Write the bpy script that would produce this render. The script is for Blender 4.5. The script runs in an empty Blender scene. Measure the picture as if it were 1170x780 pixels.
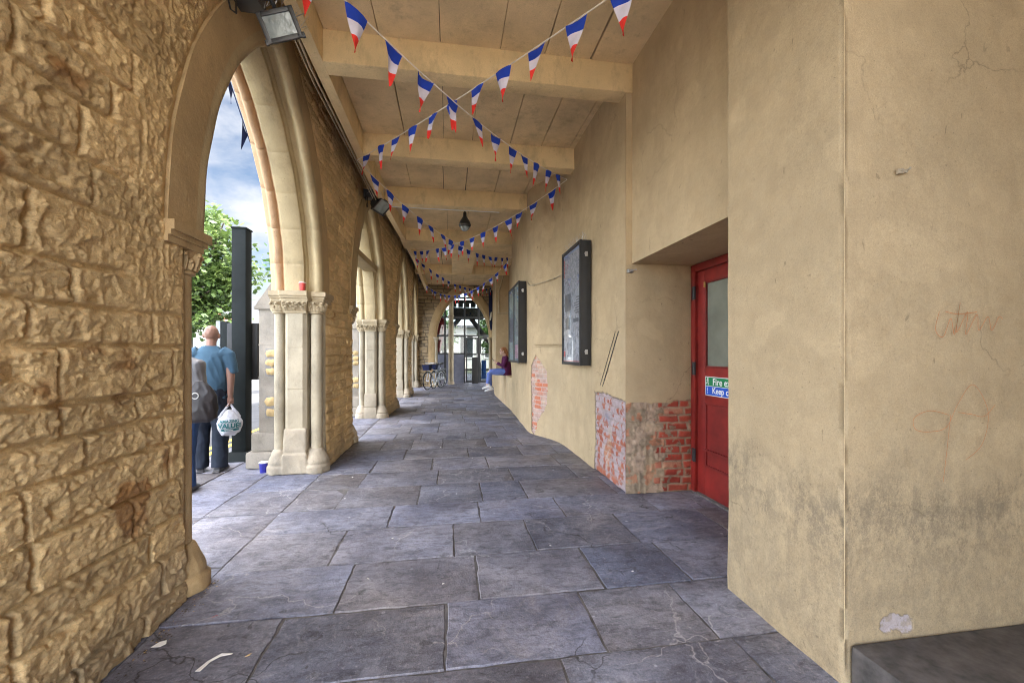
import bpy, bmesh, math, random
import numpy as np
from mathutils import Vector, Matrix, Euler
random.seed(7)
SC = bpy.context.scene
COL = SC.collection
PI = math.pi
R = math.radians

# ------------------------------------------------------------------ noise
def _hash(ix, iy, seed):
    h = (ix.astype(np.int64) * 374761393 + iy.astype(np.int64) * 668265263 + seed * 1274126177) & 0xffffffff
    h = ((h ^ (h >> 13)) * 1274126177) & 0xffffffff
    h = (h ^ (h >> 16)) & 0xffffffff
    return h / 4294967295.0
def vnoise(x, y, seed=0):
    x = np.asarray(x, float); y = np.asarray(y, float)
    ix = np.floor(x); iy = np.floor(y); fx = x - ix; fy = y - iy
    ux = fx * fx * fx * (fx * (fx * 6 - 15) + 10); uy = fy * fy * fy * (fy * (fy * 6 - 15) + 10)
    a = _hash(ix, iy, seed); b = _hash(ix + 1, iy, seed); c = _hash(ix, iy + 1, seed); d = _hash(ix + 1, iy + 1, seed)
    return ((a * (1 - ux) + b * ux) * (1 - uy) + (c * (1 - ux) + d * ux) * uy) * 2 - 1
def fbm(x, y, seed=0, o=4, g=.5):
    s = 0; a = 1; t = 0
    for k in range(o):
        s = s + a * vnoise(x * 2 ** k + 17.3 * k, y * 2 ** k - 9.1 * k, seed + k); t += a; a *= g
    return s / t
def ridged(x, y, seed=0, o=4):
    s = 0; a = 1; t = 0
    for k in range(o):
        s = s + a * (1 - 2 * np.abs(vnoise(x * 2 ** k + 5.7 * k, y * 2 ** k + 3.1 * k, seed + k))); t += a; a *= .55
    return s / t
def sstep(a, b, x):
    t = np.clip((x - a) / (b - a), 0, 1); return t * t * (3 - 2 * t)

# ------------------------------------------------------------------ materials
class NT:
    def __init__(s, name):
        s.m = bpy.data.materials.new(name); s.m.use_nodes = True
        s.t = s.m.node_tree; s.n = s.t.nodes; s.l = s.t.links
        s.b = s.n.get('Principled BSDF'); s.out = s.n.get('Material Output')
        s.tc = s.n.new('ShaderNodeTexCoord').outputs['Object']
    def link(s, a, b): s.l.new(a, b)
    def put(s, node, k, v):
        if v is None: return
        if hasattr(v, 'links') or isinstance(v, bpy.types.NodeSocket): s.l.new(v, node.inputs[k])
        else: node.inputs[k].default_value = v
    def noise(s, scale, detail=4, rough=.55, vec=None, dist=0):
        n = s.n.new('ShaderNodeTexNoise'); s.put(n, 'Vector', vec or s.tc)
        n.inputs['Scale'].default_value = scale; n.inputs['Detail'].default_value = detail
        n.inputs['Roughness'].default_value = rough; n.inputs['Distortion'].default_value = dist
        return n.outputs['Fac']
    def voro(s, scale, feature='F1', vec=None, out='Distance', rnd=1):
        n = s.n.new('ShaderNodeTexVoronoi'); n.feature = feature; s.put(n, 'Vector', vec or s.tc)
        n.inputs['Scale'].default_value = scale; n.inputs['Randomness'].default_value = rnd
        return n.outputs[out]
    def ramp(s, f, stops):
        n = s.n.new('ShaderNodeValToRGB'); e = n.color_ramp.elements
        while len(e) < len(stops): e.new(.5)
        for q, (p, c) in zip(e, stops):
            q.position = p; q.color = (c, c, c, 1) if not hasattr(c, '__len__') else (*c[:3], 1)
        s.l.new(f, n.inputs[0]); return n.outputs[0]
    def mix(s, f, a, b, mode='MIX'):
        n = s.n.new('ShaderNodeMix'); n.data_type = 'RGBA'; n.blend_type = mode
        for k, v in ((0, f), (6, a), (7, b)):
            if isinstance(v, bpy.types.NodeSocket): s.l.new(v, n.inputs[k])
            elif k == 0: n.inputs[0].default_value = v
            else: n.inputs[k].default_value = (*v[:3], 1) if hasattr(v, '__len__') else (v, v, v, 1)
        return n.outputs[2]
    def math(s, op, a, b=None, c=None, clamp=False):
        n = s.n.new('ShaderNodeMath'); n.operation = op; n.use_clamp = clamp
        for k, v in enumerate((a, b, c)):
            if v is None: continue
            if isinstance(v, bpy.types.NodeSocket): s.l.new(v, n.inputs[k])
            else: n.inputs[k].default_value = v
        return n.outputs[0]
    def mapping(s, scale=(1, 1, 1), rot=(0, 0, 0), loc=(0, 0, 0), vec=None):
        n = s.n.new('ShaderNodeMapping'); s.put(n, 'Vector', vec or s.tc)
        n.inputs['Scale'].default_value = scale; n.inputs['Rotation'].default_value = rot; n.inputs['Location'].default_value = loc
        return n.outputs[0]
    def attr(s, name, out='Color'):
        n = s.n.new('ShaderNodeAttribute'); n.attribute_name = name; return n.outputs[out]
    def sep(s, vec=None):
        n = s.n.new('ShaderNodeSeparateXYZ'); s.put(n, 0, vec or s.tc); return n.outputs
    def bump(s, h, strength=.5, dist=.01, prev=None):
        n = s.n.new('ShaderNodeBump'); n.inputs['Strength'].default_value = strength; n.inputs['Distance'].default_value = dist
        s.l.new(h, n.inputs['Height'])
        if prev is not None: s.l.new(prev, n.inputs['Normal'])
        s.l.new(n.outputs[0], s.b.inputs['Normal']); return n.outputs[0]
    def base(s, c, rough=.8, metal=0, spec=.5):
        s.put(s.b, 'Base Color', (*c[:3], 1) if hasattr(c, '__len__') and not isinstance(c, bpy.types.NodeSocket) else c)
        s.put(s.b, 'Roughness', rough); s.put(s.b, 'Metallic', metal); s.put(s.b, 'Specular IOR Level', spec)
        return s.m
def mul(c, k): return tuple(x * k for x in c[:3])
def gen(name, c, rough=.7, var=.18, scale=6, bs=60, bump=.25, dist=.004, metal=0, spec=.5, tint=None):
    t = NT(name)
    f = t.noise(scale, 5, .6)
    col = t.mix(t.ramp(f, [(.3, 0), (.7, 1)]), mul(c, 1 - var), tint or tuple(min(1, x) for x in mul(c, 1 + var)))
    if bump: t.bump(t.noise(bs, 4), bump, dist)
    return t.base(col, rough, metal, spec)
M = {}
CREAM = (.47, .36, .218)
def plaster_mat(name, base, grime=0, attr=None, streak=True):
    t = NT(name)
    c = t.mix(t.ramp(t.noise(1.3, 5, .6), [(.3, 0), (.7, 1)]), mul(base, .84), mul(base, 1.1))
    c = t.mix(t.math('MULTIPLY', t.ramp(t.noise(7, 6, .65), [(.42, 0), (.75, 1)]), .45), c, (base[0] * .75, base[1] * .72, base[2] * .68))
    if streak:
        st = t.noise(3, 6, .7, t.mapping((2.2, 2.2, .55)), .6)
        c = t.mix(t.math('MULTIPLY', t.ramp(st, [(.5, 0), (.74, 1)]), .28), c, mul(base, .62))
    # scuffs: small dark nicks
    sc = t.noise(26, 3, .5, t.mapping((1, 1, .45)), .6)
    c = t.mix(t.math('MULTIPLY', t.ramp(sc, [(.70, 0), (.735, 1)]), .55), c, mul(base, .3))
    if grime:
        z = t.sep()[2]
        lim = t.math('ADD', z, t.math('MULTIPLY', t.noise(2.2, 6, .7, t.mapping((1, 1, .6))), -.9))
        band = t.ramp(lim, [(.0, .45), (.25, .8), (.55, 0)])
        g = t.math('MULTIPLY', band, t.ramp(t.noise(9, 10, .9, t.mapping((1.3, 1.3, .85))), [(.42, 0), (.55, 1)]))
        c = t.mix(t.math('MULTIPLY', t.ramp(t.noise(2.5, 8, .75), [(.45, 0), (.62, 1)]), .28), c, mul(base, .62))
        c = t.mix(t.math('MULTIPLY', t.ramp(t.noise(55, 6, .75), [(.58, 0), (.68, 1)]), .35), c, mul(base, .4))
        c = t.mix(t.math('MULTIPLY', g, grime, clamp=True), c, (.075, .068, .058))
    if attr:
        a = t.attr(attr); al = t.attr(attr, 'Alpha')
        c = t.mix(al, c, t.mix(t.ramp(t.noise(30, 4), [(.3, 0), (.7, .5)]), a, t.mix(1.0, a, (.6, .58, .55), 'MULTIPLY')))
    wv = t.n.new('ShaderNodeVectorMath'); wv.operation = 'ADD'; nz = t.n.new('ShaderNodeTexNoise'); nz.inputs['Scale'].default_value = 5; nz.inputs['Detail'].default_value = 5; t.l.new(t.tc, nz.inputs['Vector'])
    ms = t.n.new('ShaderNodeVectorMath'); ms.operation = 'SCALE'; ms.inputs['Scale'].default_value = .35; t.l.new(nz.outputs['Color'], ms.inputs[0]); t.l.new(t.tc, wv.inputs[0]); t.l.new(ms.outputs[0], wv.inputs[1])
    ck = t.ramp(t.voro(1.1, 'DISTANCE_TO_EDGE', wv.outputs[0]), [(0, 1), (.006, 0)])
    ck = t.math('MULTIPLY', ck, t.ramp(t.noise(.9, 2), [(.52, 0), (.6, 1)]))
    c = t.mix(t.math('MULTIPLY', ck, .6), c, mul(base, .3))
    c = t.mix(t.math('MULTIPLY', t.ramp(t.noise(2.6, 2, .5, t.mapping(loc=(7, 3, 1))), [(.6, 0), (.625, 1)]), .22), c, mul(base, 1.25))
    n = t.bump(t.noise(3.5, 3), .35, .03)
    n = t.bump(t.noise(9, 5, .6), .3, .012, n)
    n = t.bump(t.noise(40, 7, .7), .5, .005, n)
    t.bump(t.ramp(t.voro(9, 'DISTANCE_TO_EDGE', t.mapping((1, 1, .7))), [(0, 0), (.006, 1)]), .12, .004, n)
    gr = t.mix(.5, t.noise(140, 3, .7), t.noise(420, 2, .6)); c = t.mix(1.0, c, t.ramp(gr, [(.30, .74), (.5, 1.0), (.70, 1.2)]), 'MULTIPLY')
    c = t.mix(t.math('MULTIPLY', t.ramp(t.noise(85, 2, .5), [(.69, 0), (.73, 1)]), .5), c, mul(base, .35))
    return t.base(c, .72, spec=.3)
M['plaster'] = plaster_mat('aged_cream_plaster', CREAM, attr='Col')
M['plaster_pier'] = plaster_mat('grimy_cream_plaster', mul(CREAM, .92), grime=.7, attr='Col')
M['plaster_plain'] = plaster_mat('cream_plaster', CREAM)
def stonepaint():
    t = NT('painted_rock_faced_stone')
    a = t.attr('Col')
    c = t.mix(t.ramp(t.noise(2.1, 6, .65), [(.3, 0), (.72, 1)]), t.mix(1.0, a, (.78, .76, .72), 'MULTIPLY'), t.mix(1.0, a, (1.14, 1.13, 1.1), 'MULTIPLY'))
    c = t.mix(t.math('MULTIPLY', t.ramp(t.noise(38, 5, .7), [(.58, 0), (.75, 1)]), .35), c, t.mix(1.0, a, (.42, .38, .33), 'MULTIPLY'))
    n = t.bump(t.noise(20, 7, .68, t.mapping((1, 1, 2.2), (R(35), 0, 0)), .8), .65, .02)
    n = t.bump(t.noise(75, 6, .7), .6, .007, n)
    gr = t.mix(.5, t.noise(150, 3, .7), t.noise(420, 2, .6)); c = t.mix(1.0, c, t.ramp(gr, [(.30, .68), (.5, 1.0), (.70, 1.28)]), 'MULTIPLY')
    c = t.mix(t.math('MULTIPLY', t.ramp(t.noise(70, 3, .6), [(.64, 0), (.70, 1)]), .5), c, t.mix(1.0, a, (.30, .25, .2), 'MULTIPLY'))
    return t.base(c, .62, spec=.35)
M['stone'] = stonepaint()
def dressed(name, base, var=.14):
    t = NT(name)
    c = t.mix(t.ramp(t.noise(2.4, 5, .6), [(.3, 0), (.7, 1)]), mul(base, 1 - var), mul(base, 1 + var))
    c = t.mix(t.math('MULTIPLY', t.ramp(t.noise(20, 6, .75), [(.58, 0), (.76, 1)]), .4), c, mul(base, .5))
    c = t.mix(t.math('MULTIPLY', t.ramp(t.noise(3.2, 7, .75, t.mapping((1.6, 1.6, .7))), [(.52, 0), (.72, 1)]), .55), c, mul(base, .42))
    c = t.mix(t.math('MULTIPLY', t.ramp(t.noise(60, 3, .6), [(.66, 0), (.72, 1)]), .6), c, mul(base, .3))
    gr = t.mix(.5, t.noise(150, 3, .7), t.noise(400, 2, .6)); c = t.mix(1.0, c, t.ramp(gr, [(.30, .74), (.5, 1.0), (.70, 1.22)]), 'MULTIPLY')
    n = t.bump(t.noise(9, 6, .7), .35, .014)
    t.bump(t.noise(45, 5, .65), .35, .006, n)
    return t.base(c, .75, spec=.3)
M['arch_cream'] = dressed('painted_arch_moulding', (.40, .31, .175))
M['arch_band'] = dressed('painted_arch_band', (.41, .29, .15))
M['arch_orange'] = dressed('bare_orange_sandstone', (.47, .30, .17))
M['shaft'] = dressed('weathered_painted_shaft', (.37, .315, .225), .22)
M['bare'] = dressed('worn_bare_sandstone', (.34, .285, .21), .3)
M['soot'] = dressed('sooty_sandstone', (.21, .195, .18), .3)
M['buttress_stone'] = dressed('weathered_buttress_stone', (.27, .235, .19), .35)
M['yellowstone'] = dressed('yellow_rubble', (.45, .32, .15), .35)
M['beam'] = dressed('cream_painted_beam', (.72, .56, .31), .12)
M['board'] = dressed('cream_ceiling_board', (.68, .53, .31), .16)
M['gap'] = gen('dark_board_gap', (.03, .025, .02))
def floor_mat():
    t = NT('worn_flagstone')
    a = t.attr('Col')
    c = t.mix(t.ramp(t.noise(2.2, 6, .65), [(.28, 0), (.72, 1)]), t.mix(1.0, a, (.48, .47, .52), 'MULTIPLY'), t.mix(1.0, a, (1.45, 1.45, 1.42), 'MULTIPLY'))
    c = t.mix(t.math('MULTIPLY', t.ramp(t.noise(9, 7, .75, t.mapping((1, 2.2, 1), (0, 0, R(25))), .8), [(.46, 0), (.64, 1)]), .8), c, t.mix(1.0, a, (.33, .32, .33), 'MULTIPLY'))
    c = t.mix(t.math('MULTIPLY', t.ramp(t.noise(3.1, 8, .8, t.mapping(loc=(4, 2, 0)), 1.2), [(.54, 0), (.66, 1)]), .45), c, (.33, .32, .35))
    c = t.mix(t.math('MULTIPLY', t.ramp(t.noise(38, 6, .8), [(.55, 0), (.68, 1)]), .5), c, (.36, .36, .40))
    c = t.mix(t.math('MULTIPLY', t.ramp(t.noise(24, 7, .8, t.mapping(loc=(9, 1, 0))), [(.54, 0), (.66, 1)]), .6), c, t.mix(1.0, a, (.38, .37, .38), 'MULTIPLY'))
    gum = t.ramp(t.voro(5.5, 'F1'), [(.055, 1), (.075, 0)])
    pick = t.ramp(t.noise(1.7, 2), [(.5, 0), (.56, 1)])
    c = t.mix(t.math('MULTIPLY', t.math('MULTIPLY', gum, pick), .55), c, (.42, .44, .50))
    gum2 = t.ramp(t.voro(8.3, 'F1', t.mapping(loc=(3.3, 1.7, 0))), [(.05, 1), (.075, 0)])
    c = t.mix(t.math('MULTIPLY', gum2, .4), c, (.05, .05, .055))
    wv = t.n.new('ShaderNodeVectorMath'); wv.operation = 'ADD'; nz = t.n.new('ShaderNodeTexNoise'); nz.inputs['Scale'].default_value = 4; nz.inputs['Detail'].default_value = 6; t.l.new(t.tc, nz.inputs['Vector'])
    ms = t.n.new('ShaderNodeVectorMath'); ms.operation = 'SCALE'; ms.inputs['Scale'].default_value = .5; t.l.new(nz.outputs['Color'], ms.inputs[0]); t.l.new(t.tc, wv.inputs[0]); t.l.new(ms.outputs[0], wv.inputs[1])
    vd = t.voro(1.35, 'DISTANCE_TO_EDGE', wv.outputs[0]); pk = t.ramp(t.noise(1.1, 3, .5, t.mapping(loc=(2, 8, 0))), [(.5, 0), (.56, 1)])
    c = t.mix(t.math('MULTIPLY', t.math('MULTIPLY', t.ramp(vd, [(0, 1), (.010, 0)]), pk), .65), c, (.40, .39, .40))
    vd2 = t.voro(.9, 'DISTANCE_TO_EDGE', t.mapping(loc=(5, 2, 0), vec=wv.outputs[0])); crk = t.math('MULTIPLY', t.ramp(vd2, [(0, 1), (.007, 0)]), t.ramp(t.noise(.9, 3, .5, t.mapping(loc=(7, 4, 0))), [(.54, 0), (.6, 1)]))
    c = t.mix(crk, c, (.025, .025, .025))
    sp = t.ramp(t.noise(7, 5, .6, t.mapping(loc=(3, 9, 0)), 1.5), [(.66, 0), (.70, 1)])
    c = t.mix(t.math('MULTIPLY', sp, .7), c, (.045, .045, .05))
    c = t.mix(t.math('MULTIPLY', t.ramp(t.noise(.8, 4, .6, t.mapping(loc=(1, 5, 0))), [(.42, 0), (.62, 1)]), .5), c, t.mix(1.0, c, (1.16, 1.02, .82), 'MULTIPLY'))
    n = t.bump(t.noise(5, 7, .7, None, .5), .6, .02)
    n = t.bump(t.noise(11, 6, .7, t.mapping((1, 3, 1), (0, 0, R(20))), .6), .35, .01, n)
    t.bump(t.noise(70, 5, .7), .3, .004, n)
    gr = t.mix(.5, t.noise(130, 3, .7), t.noise(380, 2, .6)); c = t.mix(1.0, c, t.ramp(gr, [(.30, .62), (.5, 1.0), (.70, 1.36)]), 'MULTIPLY')
    return t.base(c, t.ramp(t.noise(4, 5), [(.3, .5), (.7, .75)]), spec=.4)
M['floor'] = floor_mat()
M['mortar'] = gen('joint_grit', (.11, .10, .095), .95, .5, 14)
M['bounce_paving'] = gen('pale_bounce_paving', (.55, .50, .43), .9)  # kept pale to reflect sunlight up to the ceiling
M['asphalt'] = gen('pale_asphalt', (.06, .06, .064), .9, .25, 3, 120, .5)
M['kerb'] = gen('kerb_granite', (.13, .13, .14), .8)
M['stepstone'] = gen('dark_step_stone', (.075, .066, .062), .8, .5, 14, 60, .3, .005)
M['dirt_ground'] = gen('town_ground', (.07, .08, .05), .95)
M['yellow_line'] = gen('yellow_road_paint', (.55, .40, .05), .8)
M['reddoor'] = gen('red_door_paint', (.21, .016, .012), .5, .4, 3, 30, .2, .002)
M['redmould'] = gen('red_moulding_paint', (.16, .012, .010), .5, .2)
M['black'] = gen('black_paint', (.012, .011, .011), .6, .3, 8, 60, .1)
M['blackmetal'] = gen('dark_metal', (.025, .027, .03), .4, .3, 8, 60, .1)
M['post'] = gen('dark_green_grey_paint', (.013, .016, .016), .75, .3, 3, 40, .08, spec=.15)
M['postedge'] = gen('pale_sign_edge', (.22, .24, .25), .5)
M['steel'] = gen('bare_steel', (.45, .45, .46), .35, .1, metal=.9)
M['brass'] = gen('brass', (.6, .42, .15), .35, .1, metal=.9)
M['white'] = gen('white_paint', (.75, .75, .74), .6, .08)
M['paper'] = gen('white_paper', (.78, .77, .74), .85, .06)
M['cable'] = gen('pale_cable', (.40, .33, .22), .6)
M['blackcable'] = gen('black_cable', (.012, .012, .012), .5)
def cloth(name, c, rough=.85, var=.12): return gen(name, c, rough, var, 10, 160, .25, .003, spec=.2)
M['f_blue'] = cloth('flag_blue_cloth', (.018, .055, .42)); M['f_white'] = cloth('flag_white_cloth', (.62, .60, .72)); M['f_red'] = cloth('flag_red_cloth', (.75, .045, .035))
M['cord'] = cloth('white_cord', (.70, .64, .55))
M['skin'] = gen('skin', (.22, .115, .08), .55, .12, 14, 90, .1, .001)
M['skin_pale'] = gen('pale_skin', (.55, .36, .28), .5, .1, 14, 90, .1, .001)
M['tee'] = cloth('blue_cotton', (.05, .098, .145)); M['denim'] = cloth('dark_denim', (.02, .025, .037), .9, .3); M['denim_blue'] = cloth('blue_denim', (.03, .06, .14), .9, .3)
M['jacket'] = gen('grey_sheen_fabric', (.12, .115, .12), .5, .3, 6, 90, .3, .004)
M['leather'] = gen('brown_leather', (.012, .008, .008), .6, .3, 5, 70, .3, .003)
M['shoe'] = gen('dark_shoe', (.03, .028, .03), .5); M['white_shoe'] = gen('white_shoe', (.72, .74, .78), .6, .06)
M['hair'] = gen('auburn_hair', (.26, .10, .035), .45, .4, 30, 120, .5); M['stubble'] = gen('cropped_grey_hair', (.17, .12, .10), .6)
M['purple'] = cloth('plum_knit', (.075, .012, .055), .9); M['jeans_l'] = cloth('faded_jeans', (.13, .19, .50), .9, .2)
M['eye'] = gen('eye', (.03, .02, .015), .2); M['lip'] = gen('lip', (.36, .13, .11), .5)
M['plasticbag'] = gen('white_carrier_plastic', (.50, .50, .54), .35, .12, 9, 30, .6, .012)
M['teal'] = gen('teal_print', (.005, .13, .14), .5); M['bagdark'] = gen('dark_contents', (.10, .09, .10), .6)
M['green_sign'] = gen('safety_green', (.0, .19, .06), .45, .05); M['blue_sign'] = gen('safety_blue', (.01, .085, .50), .45, .05)
M['cupblue'] = gen('blue_cup', (.03, .03, .30), .5); M['cupred'] = gen('red_cup', (.55, .06, .05), .5)
M['tyre'] = gen('tyre_rubber', (.012, .012, .013), .8); M['bikeframe'] = gen('silver_frame', (.40, .43, .48), .35, .1, metal=.3)
M['basket'] = cloth('navy_canvas', (.012, .016, .05))
M['wood'] = gen('weathered_timber', (.25, .20, .13), .8, .3, 4)
M['navycloth'] = cloth('navy_flag_cloth', (.012, .018, .06))
M['awning'] = cloth('red_awning_cloth', (.30, .012, .025)); M['poster_red'] = gen('poster_red', (.6, .05, .06), .5)
M['sit_stone'] = gen('grey_concrete', (.30, .29, .27), .85, .2); M['bluestone'] = gen('blue_grey_panel', (.14, .15, .20), .7)
M['bluebin'] = gen('blue_panel', (.02, .12, .45), .5); M['foliage_dummy'] = gen('bark', (.09, .07, .05), .95, .3, 6, 30, .8, .02)
def leafmat(name, a, b):
    t = NT(name)
    c = t.mix(t.ramp(t.noise(.9, 3), [(.35, 0), (.65, 1)]), a, b)
    c = t.mix(t.ramp(t.noise(7, 2), [(.35, 0), (.7, 1)]), c, t.mix(1.0, c, (1.5, 1.45, 1.2), 'MULTIPLY'))
    t.base(c, .5, spec=.4)
    tr = t.n.new('ShaderNodeBsdfTranslucent'); t.l.new(c, tr.inputs[0])
    mx = t.n.new('ShaderNodeMixShader'); mx.inputs[0].default_value = .35
    t.l.new(t.b.outputs[0], mx.inputs[1]); t.l.new(tr.outputs[0], mx.inputs[2]); t.l.new(mx.outputs[0], t.out.inputs[0])
    return t.m
M['leaf'] = leafmat('tree_leaf', (.045, .082, .022), (.078, .115, .03)); M['leaf2'] = leafmat('fresh_leaf', (.04, .09, .025), (.07, .14, .03))
def glass(name, tint=(.9, .92, .92), rough=.02, refl=.03):
    t = NT(name)
    tr = t.n.new('ShaderNodeBsdfTransparent'); tr.inputs[0].default_value = (*tint, 1)
    gl = t.n.new('ShaderNodeBsdfGlossy'); gl.inputs['Roughness'].default_value = rough
    lw = t.n.new('ShaderNodeLayerWeight'); lw.inputs[0].default_value = .35
    f = t.math('ADD', t.math('MULTIPLY', t.math('POWER', lw.outputs['Facing'], 2.5), .28), refl, clamp=True)
    mx = t.n.new('ShaderNodeMixShader'); t.l.new(f, mx.inputs[0]); t.l.new(tr.outputs[0], mx.inputs[1]); t.l.new(gl.outputs[0], mx.inputs[2])
    t.l.new(mx.outputs[0], t.out.inputs[0]); return t.m
M['glass'] = glass('clear_glass'); M['screen_glass'] = glass('tinted_screen_glass', (.50, .53, .53)); M['darkglass'] = gen('dark_window_glass', (.03, .035, .04), .08, .1, bump=0, spec=.8)
M['frost'] = gen('obscured_glass', (.19, .20, .16), .22, .25, 1.5, 200, .3, .002, spec=.6)
M['lampglass'] = gen('floodlight_glass', (.22, .27, .28), .12, .25, 9, 10, .3, .01, spec=.8)
def brickmat(name, c1, c2, mort, sc=1):
    t = NT(name)
    b = t.n.new('ShaderNodeTexBrick'); t.l.new(t.mapping((1, 1, 1), (R(90), 0, R(90))), b.inputs[0])
    b.inputs['Color1'].default_value = (*c1, 1); b.inputs['Color2'].default_value = (*c2, 1); b.inputs['Mortar'].default_value = (*mort, 1)
    b.inputs['Scale'].default_value = 1; b.inputs['Brick Width'].default_value = .225; b.inputs['Row Height'].default_value = .075; b.inputs['Mortar Size'].default_value = .008
    return t.base(b.outputs[0], .85)
M['house_brick'] = brickmat('house_red_brick', (.30, .085, .05), (.22, .06, .04), (.35, .30, .25))
M['render_white'] = gen('white_house_render', (.48, .46, .43), .85, .06); M['render_cream'] = gen('cream_house_render', (.62, .55, .42), .85, .06)
M['slate'] = gen('roof_slate', (.09, .09, .10), .7, .3); M['rooftile'] = gen('roof_red_tile', (.30, .10, .06), .8, .25)
M['carpaint_b'] = gen('pale_blue_car_paint', (.18, .33, .42), .25, .05, bump=0); M['carpaint_w'] = gen('white_van_paint', (.70, .71, .72), .3, .05, bump=0); M['carpaint_g'] = gen('grey_car_paint', (.16, .17, .18), .25, .05, bump=0)
M['lens_red'] = gen('red_lens', (.4, .01, .01), .2); M['lens'] = gen('clear_lens', (.6, .6, .6), .15)
def postermat(name, seed, bg):
    t = NT(name)
    v = t.mapping((1, 1.4, .8), loc=(seed, seed * 2, seed))
    a = t.voro(4.5, 'F1', v, 'Color', 1)
    g = t.n.new('ShaderNodeRGBToBW'); t.l.new(a, g.inputs[0])
    n = t.noise(13, 6, .7, v, .8)
    c = t.mix(t.ramp(n, [(.34, 0), (.5, 1)]), (.16, .17, .22), bg)
    c = t.mix(t.ramp(g.outputs[0], [(.3, 0), (.5, .8)]), c, t.mix(t.ramp(t.noise(30, 4), [(.4, 0), (.6, 1)]), bg, (.30, .32, .40)))
    return t.base(c, .25, spec=.5)
M['poster'] = postermat('poster_print', 3.1, (.62, .60, .68)); M['poster_b'] = postermat('poster_print_reflective', 5.2, (.42, .50, .48))
def carve():
    t = NT('carved_painted_stone')
    c = t.mix(t.ramp(t.noise(8, 4), [(.3, 0), (.7, 1)]), (.31, .245, .15), (.42, .335, .215))
    t.bump(t.noise(40, 4), .5, .01); return t.base(c, .75, spec=.3)
M['carve'] = carve()

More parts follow.
